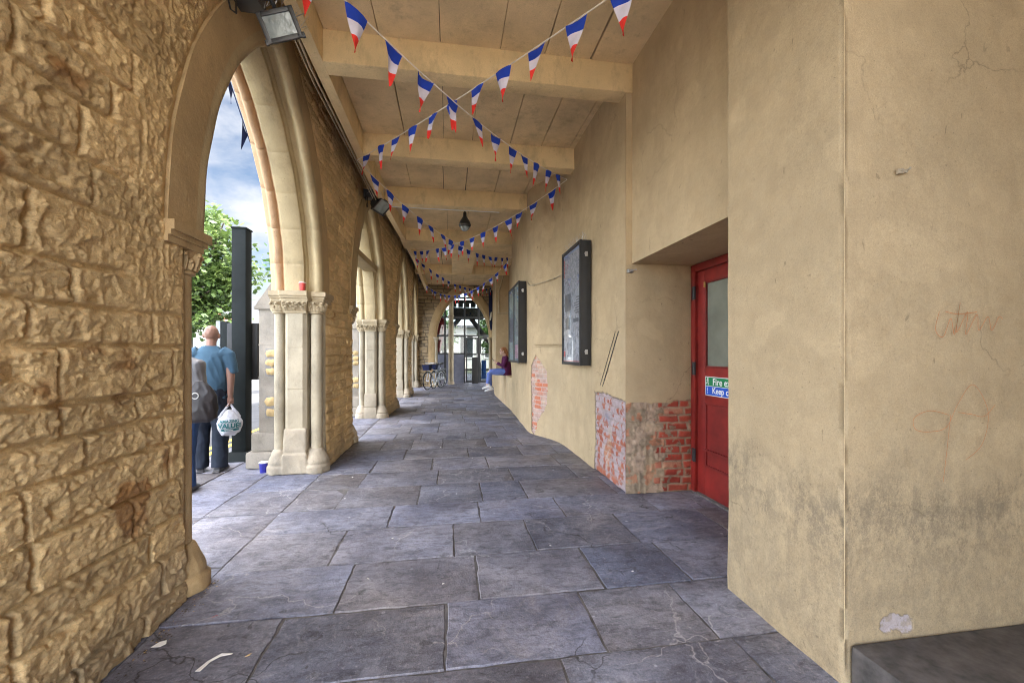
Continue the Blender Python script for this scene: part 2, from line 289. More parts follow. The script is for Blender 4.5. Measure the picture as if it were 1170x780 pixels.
# ------------------------------------------------------------------ mesh building
class MB:
    def __init__(s): s.v = []; s.f = []; s.mi = []; s.M = Matrix.Identity(4); s.cm = 0; s.col = None
    def add(s, vs, fs, mi=None):
        o = len(s.v); s.v += [tuple(s.M @ Vector(p)) for p in vs]
        s.f += [tuple(i + o for i in f) for f in fs]; s.mi += [s.cm if mi is None else mi] * len(fs); return s
    def box(s, x0, x1, y0, y1, z0, z1, mi=None, bev=0):
        if bev:
            bm = bmesh.new(); bmesh.ops.create_cube(bm, size=1)
            for v in bm.verts: v.co = Vector((x0 + (v.co.x + .5) * (x1 - x0), y0 + (v.co.y + .5) * (y1 - y0), z0 + (v.co.z + .5) * (z1 - z0)))
            bmesh.ops.bevel(bm, geom=bm.edges[:], offset=bev, segments=2, affect='EDGES', profile=.6)
            bm.verts.index_update(); s.add([v.co[:] for v in bm.verts], [[v.index for v in f.verts] for f in bm.faces], mi); bm.free(); return s
        return s.add([(x0, y0, z0), (x1, y0, z0), (x1, y1, z0), (x0, y1, z0), (x0, y0, z1), (x1, y0, z1), (x1, y1, z1), (x0, y1, z1)],
                     [(0, 3, 2, 1), (4, 5, 6, 7), (0, 1, 5, 4), (1, 2, 6, 5), (2, 3, 7, 6), (3, 0, 4, 7)], mi)
    def tube(s, pts, rad, n=8, mi=None, caps=True, closed=False, ell=None):
        pts = [Vector(p) for p in pts]; k = len(pts)
        rs = rad if hasattr(rad, '__len__') else [rad] * k
        vs = []; fs = []; up = None
        for i, p in enumerate(pts):
            if closed: d = pts[(i + 1) % k] - pts[i - 1]
            else: d = pts[min(i + 1, k - 1)] - pts[max(i - 1, 0)]
            d.normalize()
            if up is None:
                up = Vector((0, 0, 1)) if abs(d.z) < .9 else Vector((0, 1, 0))
            a = d.cross(up)
            if a.length < 1e-6: a = d.orthogonal()
            a.normalize(); b = a.cross(d).normalized(); up = b
            for j in range(n):
                th = 2 * PI * j / n
                r = rs[i]; ra, rb = (r if not hasattr(r, '__len__') else r[0]), (r if not hasattr(r, '__len__') else r[1])
                vs.append(p + a * math.cos(th) * ra + b * math.sin(th) * rb)
        for i in range(k if closed else k - 1):
            for j in range(n):
                a0 = i * n + j; a1 = i * n + (j + 1) % n; b0 = ((i + 1) % k) * n + j; b1 = ((i + 1) % k) * n + (j + 1) % n
                fs.append((a0, a1, b1, b0))
        if caps and not closed: fs.append(tuple(range(n))[::-1]); fs.append(tuple(range((k - 1) * n, k * n)))
        return s.add(vs, fs, mi)
    def lathe(s, prof, n=16, c=(0, 0, 0), mi=None, caps=True):
        vs = []; fs = []; k = len(prof)
        for (r, z) in prof:
            for j in range(n):
                th = 2 * PI * j / n; vs.append((c[0] + r * math.cos(th), c[1] + r * math.sin(th), c[2] + z))
        for i in range(k - 1):
            for j in range(n): fs.append((i * n + j, i * n + (j + 1) % n, (i + 1) * n + (j + 1) % n, (i + 1) * n + j))
        if caps: fs.append(tuple(range(n))[::-1]); fs.append(tuple(range((k - 1) * n, k * n)))
        return s.add(vs, fs, mi)
    def prism(s, poly, z0, z1, axis='z', mi=None):
        n = len(poly)
        def P(a, b, h): return (a, b, h) if axis == 'z' else ((h, a, b) if axis == 'x' else (a, h, b))
        vs = [P(a, b, z0) for a, b in poly] + [P(a, b, z1) for a, b in poly]
        fs = [tuple(range(n))[::-1], tuple(range(n, 2 * n))] + [(i, (i + 1) % n, n + (i + 1) % n, n + i) for i in range(n)]
        return s.add(vs, fs, mi)
    def ball(s, c, r, mi=None, sub=2, rot=None):
        bm = bmesh.new(); bmesh.ops.create_icosphere(bm, subdivisions=sub, radius=1)
        r = r if hasattr(r, '__len__') else (r, r, r); m = rot.to_matrix() if rot else Matrix.Identity(3)
        bm.verts.index_update()
        vs = [Vector(c) + m @ Vector((v.co.x * r[0], v.co.y * r[1], v.co.z * r[2])) for v in bm.verts]
        s.add(vs, [[v.index for v in f.verts] for f in bm.faces], mi); bm.free(); return s
    def mesh(s, name, mats, smooth=True, ang=40):
        me = bpy.data.meshes.new(name); me.from_pydata(s.v, [], s.f)
        for m in (mats if isinstance(mats, (list, tuple)) else [mats]): me.materials.append(M[m] if isinstance(m, str) else m)
        if any(s.mi): me.polygons.foreach_set('material_index', s.mi)
        bm = bmesh.new(); bm.from_mesh(me); bmesh.ops.recalc_face_normals(bm, faces=bm.faces[:]); bm.to_mesh(me); bm.free()
        if smooth:
            me.polygons.foreach_set('use_smooth', [True] * len(me.polygons)); me.set_sharp_from_angle(angle=R(ang))
        return me
    def build(s, name, mats, parent=None, smooth=True, ang=40, world=True):
        return place(name, s.mesh(name, mats, smooth, ang), parent, world)
def root(o):
    while o.parent is not None: o = o.parent
    return o
def place(name, me, parent=None, world=True):
    o = bpy.data.objects.new(name, me); COL.objects.link(o)
    if parent is not None:
        if world:
            r = root(parent)
            me.transform((Matrix.Translation(r.location) @ r.rotation_euler.to_matrix().to_4x4()).inverted())
        o.parent = parent
    return o
def tag(o, label, cat, group=None):
    o['label'] = label; o['category'] = cat
    if group: o['group'] = group
    return o
def thing(name, label, cat, loc=(0, 0, 0), rotz=0, group=None):
    o = bpy.data.objects.new(name, None); COL.objects.link(o); o.location = loc; o.rotation_euler = (0, 0, rotz); o.empty_display_size = .1
    return tag(o, label, cat, group)
def solo(name, mb, mats, label, cat, org=None, group=None, smooth=True, ang=40):
    """a thing that is one mesh; org = its base in world coordinates"""
    me = mb.mesh(name, mats, smooth, ang); o = bpy.data.objects.new(name, me); COL.objects.link(o)
    if org is not None: me.transform(Matrix.Translation(org).inverted()); o.location = org
    return tag(o, label, cat, group)
def struct(name, mb, mats, smooth=False, ang=40):
    o = mb.build(name, mats, None, smooth, ang); o['kind'] = 'structure'; return o
def setcol(me, cols, name='Col'):
    a = me.color_attributes.new(name, 'FLOAT_COLOR', 'POINT')
    a.data.foreach_set('color', np.asarray(cols, np.float32).ravel())
def grid_mesh(name, P, keep, mats, cols=None, smooth=True):
    """P: (n,m,3) points, keep: (n-1,m-1) bool"""
    n, m = P.shape[:2]
    idx = np.arange(n * m).reshape(n, m)
    q = np.stack([idx[:-1, :-1], idx[1:, :-1], idx[1:, 1:], idx[:-1, 1:]], -1)[keep].reshape(-1, 4)
    used = np.zeros(n * m, bool); used[q.ravel()] = True
    remap = np.cumsum(used) - 1
    me = bpy.data.meshes.new(name)
    V = P.reshape(-1, 3)[used]; F = remap[q]
    me.vertices.add(len(V)); me.vertices.foreach_set('co', V.astype(np.float32).ravel())
    me.loops.add(F.size); me.loops.foreach_set('vertex_index', F.astype(np.int32).ravel())
    me.polygons.add(len(F)); me.polygons.foreach_set('loop_start', np.arange(0, F.size, 4, dtype=np.int32)); me.polygons.foreach_set('loop_total', np.full(len(F), 4, np.int32))
    me.update(calc_edges=True); me.validate()
    for mm in mats: me.materials.append(M[mm])
    if smooth: me.polygons.foreach_set('use_smooth', [True] * len(F))
    if cols is not None: setcol(me, cols.reshape(-1, 4)[used])
    return me
def remesh(mb, name, mats, voxel=.012, smooth=3, noise=0, nscale=8, seed=1):
    o = bpy.data.objects.new('tmp', mb.mesh('tmp', 'white', False)); COL.objects.link(o)
    md = o.modifiers.new('r', 'REMESH'); md.mode = 'VOXEL'; md.voxel_size = voxel; md.use_smooth_shade = True
    if smooth: sm = o.modifiers.new('s', 'SMOOTH'); sm.iterations = smooth; sm.factor = .5
    dg = bpy.context.evaluated_depsgraph_get()
    me = bpy.data.meshes.new_from_object(o.evaluated_get(dg)); me.name = name
    old = o.data; bpy.data.objects.remove(o); bpy.data.meshes.remove(old)
    me.materials.clear()
    for m in (mats if isinstance(mats, (list, tuple)) else [mats]): me.materials.append(M[m])
    n = len(me.vertices)
    if noise:
        co = np.empty(n * 3); me.vertices.foreach_get('co', co); co = co.reshape(-1, 3)
        no = np.empty(n * 3); me.vertices.foreach_get('normal', no); no = no.reshape(-1, 3)
        h = ridged((co[:, 0] + co[:, 1] * .7 + co[:, 2] * .35) * nscale, (co[:, 2] * .5 - co[:, 0] * .4) * nscale, seed, 2)
        co += no * (h * noise)[:, None]; me.vertices.foreach_set('co', co.ravel())
    me.polygons.foreach_set('use_smooth', [True] * len(me.polygons)); me.update()
    return me
def text_mesh(txt, size, ext=.001, bold=0):
    cu = bpy.data.curves.new('txt', 'FONT'); cu.body = txt; cu.size = size; cu.extrude = ext; cu.offset = bold; cu.align_x = 'CENTER'; cu.align_y = 'CENTER'
    o = bpy.data.objects.new('txt', cu); COL.objects.link(o)
    dg = bpy.context.evaluated_depsgraph_get()
    me = bpy.data.meshes.new_from_object(o.evaluated_get(dg)); bpy.data.objects.remove(o); bpy.data.curves.remove(cu)
    return me
def text_into(mb, txt, size, mat4, mi, ext=.001, bold=0):
    me = text_mesh(txt, size, ext, bold); old = mb.M; mb.M = old @ mat4
    mb.add([v.co[:] for v in me.vertices], [tuple(p.vertices) for p in me.polygons], mi); mb.M = old; bpy.data.meshes.remove(me)
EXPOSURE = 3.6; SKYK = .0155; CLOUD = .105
# ================================================================== CAMERA, LIGHT, SKY
YAW = 8.68
cam = bpy.data.cameras.new('camera'); co = bpy.data.objects.new('camera', cam); COL.objects.link(co)
co.location = (0, 0, 1.4); co.rotation_euler = (R(90), 0, R(-YAW))
cam.sensor_width = 36; cam.lens = 465 / 1170 * 36; cam.shift_y = 13 / 1170; cam.clip_start = .05; cam.clip_end = 3000
SC.camera = co
SUN_EL = 56.0
SUN_TRAVEL = (-.6, .8)                                   # horizontal direction the sunlight travels
sun = bpy.data.lights.new('sun', 'SUN'); so = bpy.data.objects.new('sun', sun); COL.objects.link(so)
sun.energy = 2.2; sun.angle = R(.5); sun.color = (1, .95, .87)
dv = Vector((SUN_TRAVEL[0] * math.cos(R(SUN_EL)), SUN_TRAVEL[1] * math.cos(R(SUN_EL)), -math.sin(R(SUN_EL))))
so.rotation_euler = dv.to_track_quat('-Z', 'Y').to_euler()
SUN_ROT = math.atan2(-SUN_TRAVEL[0], -SUN_TRAVEL[1])     # compass angle of the sun, clockwise from +Y
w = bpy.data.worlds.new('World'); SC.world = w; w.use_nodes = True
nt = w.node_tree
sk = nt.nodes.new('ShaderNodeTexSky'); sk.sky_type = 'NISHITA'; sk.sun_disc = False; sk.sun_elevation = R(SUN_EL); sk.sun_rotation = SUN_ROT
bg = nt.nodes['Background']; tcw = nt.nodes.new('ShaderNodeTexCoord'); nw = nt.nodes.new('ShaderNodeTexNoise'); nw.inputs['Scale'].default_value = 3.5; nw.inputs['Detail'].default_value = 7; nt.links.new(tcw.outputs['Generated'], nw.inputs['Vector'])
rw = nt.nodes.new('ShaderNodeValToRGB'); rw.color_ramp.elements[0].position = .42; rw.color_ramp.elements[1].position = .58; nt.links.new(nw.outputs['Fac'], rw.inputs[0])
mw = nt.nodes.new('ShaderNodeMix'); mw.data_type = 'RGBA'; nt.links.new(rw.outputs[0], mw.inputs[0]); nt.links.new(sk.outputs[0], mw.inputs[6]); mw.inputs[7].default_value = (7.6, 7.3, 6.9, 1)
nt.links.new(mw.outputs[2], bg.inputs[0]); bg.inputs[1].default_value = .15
SC.view_settings.view_transform = 'Standard'; SC.view_settings.look = 'None'; SC.view_settings.gamma = 1; SC.view_settings.use_curve_mapping = False
SC.view_settings.exposure = EXPOSURE
cy = SC.cycles; SC.render.engine = 'CYCLES'
cy.use_denoising = True; cy.max_bounces = 12; cy.diffuse_bounces = 8; cy.glossy_bounces = 3; cy.transparent_max_bounces = 12; cy.caustics_reflective = False; cy.caustics_refractive = False
cy.pixel_filter_type = 'BLACKMAN_HARRIS'; cy.filter_width = 1.05; SC.render.filter_size = 1.05; cy.denoising_prefilter = 'ACCURATE'
cy.use_adaptive_sampling = True; cy.adaptive_threshold = .02; cy.sample_clamp_indirect = 8

# sky seen over the street: a far shell with broken cloud
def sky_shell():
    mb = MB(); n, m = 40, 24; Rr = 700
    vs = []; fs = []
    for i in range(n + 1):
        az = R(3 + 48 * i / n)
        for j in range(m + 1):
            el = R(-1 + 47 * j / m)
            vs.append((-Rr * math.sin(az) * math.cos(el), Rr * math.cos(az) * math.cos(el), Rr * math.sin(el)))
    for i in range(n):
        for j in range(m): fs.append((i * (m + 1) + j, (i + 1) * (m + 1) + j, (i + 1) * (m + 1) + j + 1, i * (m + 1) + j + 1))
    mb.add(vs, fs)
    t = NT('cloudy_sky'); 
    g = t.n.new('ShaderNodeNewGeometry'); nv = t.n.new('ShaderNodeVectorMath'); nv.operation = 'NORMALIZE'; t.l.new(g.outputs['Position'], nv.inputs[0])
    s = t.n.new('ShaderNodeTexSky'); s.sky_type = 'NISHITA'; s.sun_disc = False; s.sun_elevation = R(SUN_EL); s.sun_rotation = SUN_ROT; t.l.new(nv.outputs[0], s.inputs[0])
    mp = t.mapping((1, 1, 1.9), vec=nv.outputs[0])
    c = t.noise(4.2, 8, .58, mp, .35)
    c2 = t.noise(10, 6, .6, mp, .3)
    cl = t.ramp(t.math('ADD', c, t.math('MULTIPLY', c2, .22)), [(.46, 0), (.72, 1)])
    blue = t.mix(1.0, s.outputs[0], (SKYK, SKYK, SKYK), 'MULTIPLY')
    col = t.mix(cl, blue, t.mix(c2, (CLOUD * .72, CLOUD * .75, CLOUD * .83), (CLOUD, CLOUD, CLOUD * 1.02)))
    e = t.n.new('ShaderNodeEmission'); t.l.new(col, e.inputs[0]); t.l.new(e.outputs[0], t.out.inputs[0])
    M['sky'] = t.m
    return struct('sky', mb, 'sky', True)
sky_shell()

# ================================================================== ARCADE GEOMETRY
WX = -1.5; H = 1.225; ZS = 2.11; WTOP = 4.97; BACK = -2.06
BAYS = [-.125, 3.905, 7.935, 11.965, 15.72]
YEND = 17.2
# ------------------------------------------------------------------ ground
struct('ground', MB().box(-900, 900, -900, 900, -.6, -.16), 'dirt_ground')
struct('road', MB().box(-12.6, -3.18, -60, 140, -.5, -.12), 'asphalt')
struct('far_pavement', MB().box(-16.5, -12.6, -60, 140, -.5, .0), 'kerb')
mb = MB()
for i in range(70):
    y0 = -12 + i * .92; mb.box(-3.18, -3.03, y0, y0 + .91, -.3, .004, bev=.012)
struct('kerb', mb, 'kerb', True)
mb = MB(); mb.box(-3.62, -3.52, -30, 100, -.125, -.1165); mb.box(-3.82, -3.72, -30, 100, -.125, -.1165); struct('road_markings', mb, 'yellow_line')
def slabs():
    rng = random.Random(5)
    V = []; F = []; C = []
    def slab(x0, x1, y0, y1):
        g = rng.uniform(.0008, .003); ch = rng.uniform(.002, .005)
        x0 += g; x1 -= g; y0 += g; y1 -= g
        n = 9; ring = []
        def seg(a, b):
            for k in range(n): ring.append((a[0] + (b[0] - a[0]) * k / n + (rng.uniform(-.005, .005) if k else 0), a[1] + (b[1] - a[1]) * k / n + (rng.uniform(-.005, .005) if k else 0)))
        cr = [(x0 + rng.uniform(0, .009), y0 + rng.uniform(0, .009)), (x1 - rng.uniform(0, .009), y0 + rng.uniform(0, .009)), (x1 - rng.uniform(0, .009), y1 - rng.uniform(0, .009)), (x0 + rng.uniform(0, .009), y1 - rng.uniform(0, .009))]
        for k in range(4): seg(cr[k], cr[(k + 1) % 4])
        cx, cyy = (x0 + x1) / 2, (y0 + y1) / 2; hx, hy = (x1 - x0) / 2, (y1 - y0) / 2
        zt = rng.uniform(-.003, .003); tx = rng.uniform(-.0025, .0025); ty = rng.uniform(-.0025, .0025)
        o = len(V); m = len(ring)
        for (x, y) in ring: V.append((x, y, -.04))
        for (x, y) in ring: V.append((x, y, zt - ch * .8))
        for (x, y) in ring: V.append((x + (cx - x) / hx * ch, y + (cyy - y) / hy * ch, zt + tx * (x - cx) / hx + ty * (y - cyy) / hy))
        for lv in range(2):
            for k in range(m): F.append((o + lv * m + k, o + lv * m + (k + 1) % m, o + (lv + 1) * m + (k + 1) % m, o + (lv + 1) * m + k))
        F.append(tuple(range(o + 2 * m, o + 3 * m)))
        v = rng.uniform(.74, 1.28); bl = rng.uniform(-.028, .012)
        c = (.168 * v - bl * .4, .174 * v, .226 * v + bl, 1)
        C.extend([c] * (3 * m))
    rows = [-7.5, -6.9, -6.3, -5.7, -5.1, -4.6, -4.0, -3.5, -3.1, -2.5, -1.9, -1.35, -.8, -.25, .3, .85, 1.35, 1.82, 2.31, 2.83, 3.38, 3.85, 4.41]
    while rows[-1] < 27: rows.append(rows[-1] + rng.uniform(.40, .62))
    fixed = {17: [-.86, -.02, .74], 18: [-.62, .17, .92], 19: [-.8, .03, .615, 1.4], 20: [-.5, .256, .99], 16: [-.4, .5]}
    for i in range(len(rows) - 1):
        y0, y1 = rows[i], rows[i + 1]
        xs = [-1.47]
        if i in fixed: xs += fixed[i]
        while xs[-1] < 4.4: xs.append(xs[-1] + rng.uniform(.42, .92))
        for a, b in zip(xs[:-1], xs[1:]): slab(a, b, y0, y1)
    # pavement strips outside the arcade, laid lengthwise
    for (a, b) in ((-2.08, -1.47), (-2.6, -2.08), (-3.03, -2.6)):
        y = -7.5
        while y < 27:
            q = y + rng.uniform(.6, 1.15); slab(a, b, y, q); y = q
    me = bpy.data.meshes.new('pavement'); me.from_pydata(V, [], F); me.materials.append(M['floor'])
    setcol(me, C); me.polygons.foreach_set('use_smooth', [True] * len(me.polygons)); me.set_sharp_from_angle(angle=R(35))
    o = place('pavement', me); o['kind'] = 'structure'
slabs()
struct('pavement_bed', MB().box(-3.03, 4.4, -7.5, 27, -.45, -.006), 'mortar')
struct('bounce_ground', MB().box(-3.03, 30, -60, -7.5, -.45, -.004), 'bounce_paving')  # unseen ground added behind the camera, bounces sunlight into the passage

# ------------------------------------------------------------------ arcade wall
def facets(x, y, seed, k=1.0):
    """broken planes: the nearest of scattered centres, each with its own tilt and height"""
    ix = np.floor(x); iy = np.floor(y); best = np.full(x.shape, 9.0); h = np.zeros_like(x)
    for dx in (-1, 0, 1):
        for dy in (-1, 0, 1):
            cx = ix + dx; cyy = iy + dy
            px = cx + _hash(cx, cyy, seed); py = cyy + _hash(cx, cyy, seed + 1)
            d = (x - px) ** 2 + (y - py) ** 2; m = d < best; best = np.where(m, d, best)
            t1 = _hash(cx, cyy, seed + 2) - .5; t2 = _hash(cx, cyy, seed + 3) - .5; t3 = _hash(cx, cyy, seed + 4) - .5
            h = np.where(m, (t1 * (x - px) + t2 * (y - py)) * 1.5 * k + t3 * .9, h)
    return h
aw = thing('arcade_wall', 'long rock-faced stone arcade wall painted tan, with pointed arches onto the street', 'wall', (WX, 8, 0))
def courses(y0, y1, z1, hmin, hmax, lmin, lmax, seed):
    rng = random.Random(seed); zs = [-.05]
    while zs[-1] < z1: zs.append(zs[-1] + rng.uniform(hmin, hmax))
    js = []
    for _ in zs:
        j = [y0 - rng.uniform(0, lmax)]
        while j[-1] < y1: j.append(j[-1] + rng.uniform(lmin, lmax))
        js.append(np.array(j))
    return np.array(zs), js
def stone_field(Y, Z, crs, seed):
    zs, js = crs
    Yw = Y + .018 * fbm(Y * 4, Z * 4, seed + 5, 3) ; Zw = Z + .009 * fbm(Y * 3.3, Z * 5, seed + 6, 3) + .010 * vnoise(Y * 1.1, Z * .6, seed + 8)
    ci = np.clip(np.searchsorted(zs, Zw) - 1, 0, len(zs) - 2)
    dz = np.minimum(Zw - zs[ci], zs[ci + 1] - Zw)
    dy = np.zeros_like(Y); sid = np.zeros_like(Y)
    for k in range(len(zs) - 1):
        m = ci == k
        if not m.any(): continue
        j = js[k]; q = np.clip(np.searchsorted(j, Yw[m]) - 1, 0, len(j) - 2)
        dy[m] = np.minimum(Yw[m] - j[q], j[q + 1] - Yw[m]); sid[m] = k * 97 + q
    r1 = _hash(sid, sid * 3 + 1, seed); r2 = _hash(sid, sid * 7 + 2, seed + 1)
    return dy, dz, r1, r2, sid
def arch_dist(Y, Z):
    """signed distance outside of the pointed arch openings (0 on the front arris, bigger = further into the wall)"""
    d = np.full(Y.shape, 9.0)
    for c in BAYS:
        e = np.abs(Y - c)
        up = np.sqrt((e + H) ** 2 + np.maximum(Z - ZS, 0) ** 2) - 2 * H
        d = np.minimum(d, np.where(Z < ZS, e - H, up))
    return d
def wall_mesh(part_):
    ys = [-3.4 if part_ == 0 else (1.1 if part_ == 1 else 3.9)]
    def run(to, st):
        n = max(1, round((to - ys[-1]) / st)); a = ys[-1]
        for k in range(1, n + 1): ys.append(a + (to - a) * k / n)
    if part_ == 0: run(1.1, .05)
    elif part_ == 1: run(2.75, .0065); run(3.9, .02)
    else: run(5.1, .025); run(6.7, .014); run(9.2, .04); run(10.7, .022); run(YEND + .6, .045)
    ys = np.array(ys); zs = np.linspace(0, WTOP, (180, 720, 400)[part_])
    Y, Z = np.meshgrid(ys, zs, indexing='ij')
    big = courses(-4, 19, 5.2, .14, .25, .30, .78, 3); small = courses(-4, 19, 5.2, .095, .15, .16, .36, 9)
    far = (Y > 4.0)
    def face(cr, seed, amp, jw):
        dy, dz, r1, r2, sid = stone_field(Y, Z, cr, seed)
        jr = .006 + .006 * fbm(Y * 9, Z * 9, seed + 12, 2)
        e = np.minimum(sstep(.0, jw, dy - jr), sstep(.0, jw * .8, dz - jr))
        wy = .09 * fbm(Y * 5, Z * 5, seed + 20, 3); wz = .07 * fbm(Y * 5, Z * 5, seed + 30, 3)
        a1 = (Y + wy) * 10 + (Z + wz) * 7 + r1 * 40; a2 = (Z + wz) * 24 - (Y + wy) * 6 + r2 * 40
        rk = ridged(a1, a2, seed + 2, 5); rk2 = ridged(a1 * 2.7 + 3, a2 * 1.6, seed + 60, 4)
        # broken facets: steps where the stone split off in flakes
        fl = fbm(a1 * .6 + 9, a2 * .6, seed + 50, 3) * 3.2; st = np.floor(fl) + sstep(.55, 1.0, fl - np.floor(fl))
        ang = (r1 - .5) * .35 * (dz - .08) + (r2 - .5) * .2 * (dy - .1)
        h = -.021 * (1 - e) + e * (amp * (.05 + .35 * r1) + amp * .34 * rk + amp * .16 * rk2 + amp * .10 * st + ang * .18 + amp * .52 * facets((Y + wy * .5) * 11 + (Z + wz) * 3 + r1 * 40, (Z + wz * .5) * 19 - (Y + wy) * 3 + r2 * 40, seed + 70) + amp * .22 * facets((Y + wy * .3) * 27 + r2 * 30, (Z + wz * .3) * 38 + r1 * 30, seed + 80)) + .0050 * fbm(Y * 38, Z * 38, seed + 3, 4) + .0016 * vnoise(Y * 130, Z * 130, seed + 4)
        pits = sstep(.45, .7, fbm(Y * 6, Z * 16, seed + 40, 3)) * .018
        return h - pits * e, r1, r2, e
    hb, r1, r2, eb = face(big, 11, .0185, .013)
    hs, s1, s2, es = face(small, 23, .021, .014)
    up = sstep(2.9, 3.5, Z + .25 * fbm(Y * 2, Z * 2, 4, 2))
    k = np.maximum(np.where(far, 1, 0), up)
    h = hb * (1 - k) + hs * k
    d = arch_dist(Y, Z)
    # rough-cast strip beside the arch band
    rc = sstep(.62, .42, d + .06 * fbm(Y * 5, Z * 5, 6, 2)) * np.where(Z > 1.4, 1, 0) * np.where(far, .0, 1) * sstep(1.3, 2.0, Z)
    hr = .014 * ridged(Y * 24, Z * 24, 61, 3) + .012 * fbm(Y * 9, Z * 9, 62, 3)
    h = h * (1 - rc) + hr * rc
    nb_ = np.zeros(Y.shape, bool)
    for c in BAYS: nb_ |= (Y < c) & (Y > c - 2.0)
    bandw = np.where(Z > ZS - .02, .25, .165 - .06 * nb_)
    h = h - np.where(Z > ZS - .02, sstep(.07, -.02, d - bandw), sstep(.02, -.01, d - bandw)) * np.maximum(h + .012, 0) 
    h = h + sstep(.6, .0, Z) * .02
    X = WX + h
    P = np.stack([X, Y, Z], -1)
    mid = lambda a: (a[:-1, :-1] + a[1:, :-1] + a[1:, 1:] + a[:-1, 1:]) / 4
    dm = mid(d); zm = mid(Z)
    near = np.zeros(Y.shape, bool)
    for c in BAYS: near |= (Y < c) & (Y > c - 2.0)
    off = np.where(near & (Z <= ZS - .02), .06, 0.0)
    keep = dm > np.where(zm > ZS - .02, .12, .15 - mid(off))
    tone = .80 + .32 * np.where(k > .5, s1, r1)
    base = np.stack([.66 * tone, .478 * tone, .248 * tone, np.ones_like(tone)], -1)
    # bare ochre scars and worn lower stones
    ex = sstep(.16, .32, fbm(Y * 3.2, Z * 3.2, 71, 4) + .75 * np.exp(-((Y - 2.26) / .22) ** 2 - ((Z - .74) / .22) ** 2) - .42 + .55 * np.exp(-((Y - 6.1) / .35) ** 2 - ((Z - .55) / .42) ** 2))
    ex = np.clip(ex, 0, 1)[..., None]
    v2 = (fbm(Y * 12, Z * 12, 73, 3)[..., None] * .5 + .5)
    och = np.array([.36, .17, .045, 1]) * v2 + np.array([.28, .17, .085, 1]) * (1 - v2)
    base = base * (1 - ex * .9) + och * ex * .9
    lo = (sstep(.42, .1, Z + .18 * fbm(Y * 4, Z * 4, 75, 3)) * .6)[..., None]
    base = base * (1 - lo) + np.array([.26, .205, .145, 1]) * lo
    base[..., 3] = 1
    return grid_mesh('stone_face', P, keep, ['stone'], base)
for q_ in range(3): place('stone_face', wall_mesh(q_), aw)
# street side and top of the wall
def wall_back():
    ys = np.linspace(-3.4, YEND + .6, 320); zs = np.linspace(0, WTOP, 90)
    Y, Z = np.meshgrid(ys, zs, indexing='ij'); d = arch_dist(Y, Z)
    P = np.stack([np.full_like(Y, BACK) - .01 + .012 * fbm(Y * 5, Z * 9, 8, 3), Y, Z], -1)
    dm = (d[:-1, :-1] + d[1:, :-1] + d[1:, 1:] + d[:-1, 1:]) / 4
    return grid_mesh('street_face', P[::-1], (dm > .14)[::-1], ['soot'])
place('street_face', wall_back(), aw)
MB().box(-2.05, -1.52, -3.41, -3.39, 0, WTOP).build('end_stones', 'arch_band', aw)
APROF = [(-1.535, .253, 0), (-1.490, .25, 0), (-1.485, .014, 0), (-1.487, -.004, 1), (-1.481, -.030, 1), (-1.484, -.060, 1), (-1.500, -.086, 1), (-1.528, -.098, 1), (-1.556, -.088, 1), (-1.574, -.062, 1),
         (-1.590, -.036, 1), (-1.612, -.022, 1), (-1.640, -.030, 1), (-1.648, -.058, 1), (-1.662, -.066, 1), (-1.668, -.104, 1), (-1.70, -.118, 1), (-1.86, -.118, 1), (-1.884, -.098, 1), (-1.890, -.062, 2),
         (-1.910, -.052, 2), (-1.918, -.070, 2), (-1.936, -.092, 2), (-1.962, -.098, 2), (-1.986, -.086, 2), (-2.0, -.060, 2), (-2.004, -.030, 2), (-2.03, -.012, 2), (-2.066, .0, 2), (-2.075, .02, 2), (-2.075, .2, 2)]
def arch_mb(c):
    ts = []
    N = 44
    base = [i / N for i in range(N + 1)]
    jn = [.13, .29, .45, .62, .8]
    for t in base:
        if min(abs(t - j) for j in jn) > .008: ts.append((t, 0))
    for j in jn: ts += [(j - .004, 0), (j - .0015, 1), (j + .0015, 1), (j + .004, 0)]
    ts.sort()
    mb = MB()
    for s in (-1, 1):
        vs = []; fs = []; ms = []; n = len(APROF)
        for (t, g) in ts:
            for (x, o, m) in APROF:
                oo = o + (.006 if g and m == 2 else (.0025 if g and m == 1 else 0)); r = 2 * H + oo
                a = t * math.acos(H / r)
                wob = .0025 * math.sin(t * 31 + x * 9)
                vs.append((x + wob, c + s * (r * math.cos(a) - H), ZS + r * math.sin(a)))
        for i in range(len(ts) - 1):
            for j in range(n - 1):
                fs.append((i * n + j, i * n + j + 1, (i + 1) * n + j + 1, (i + 1) * n + j)); ms.append(APROF[j + 1][2])
        o = len(mb.v); mb.v += vs; mb.f += [tuple(q + o for q in f) for f in fs]; mb.mi += ms
    return mb
JPROF = [(-1.56, 1.41, 0), (-1.520, 1.40, 0), (-1.508, 1.375, 0), (-1.520, 1.352, 1), (-1.548, 1.335, 1), (-1.64, 1.322, 1), (-1.652, 1.165, 1), (-1.69, 1.128, 1), (-1.852, 1.128, 1), (-1.888, 1.165, 1),
         (-1.90, 1.322, 1), (-2.03, 1.322, 2), (-2.066, 1.36, 2), (-2.075, 1.52, 2)]
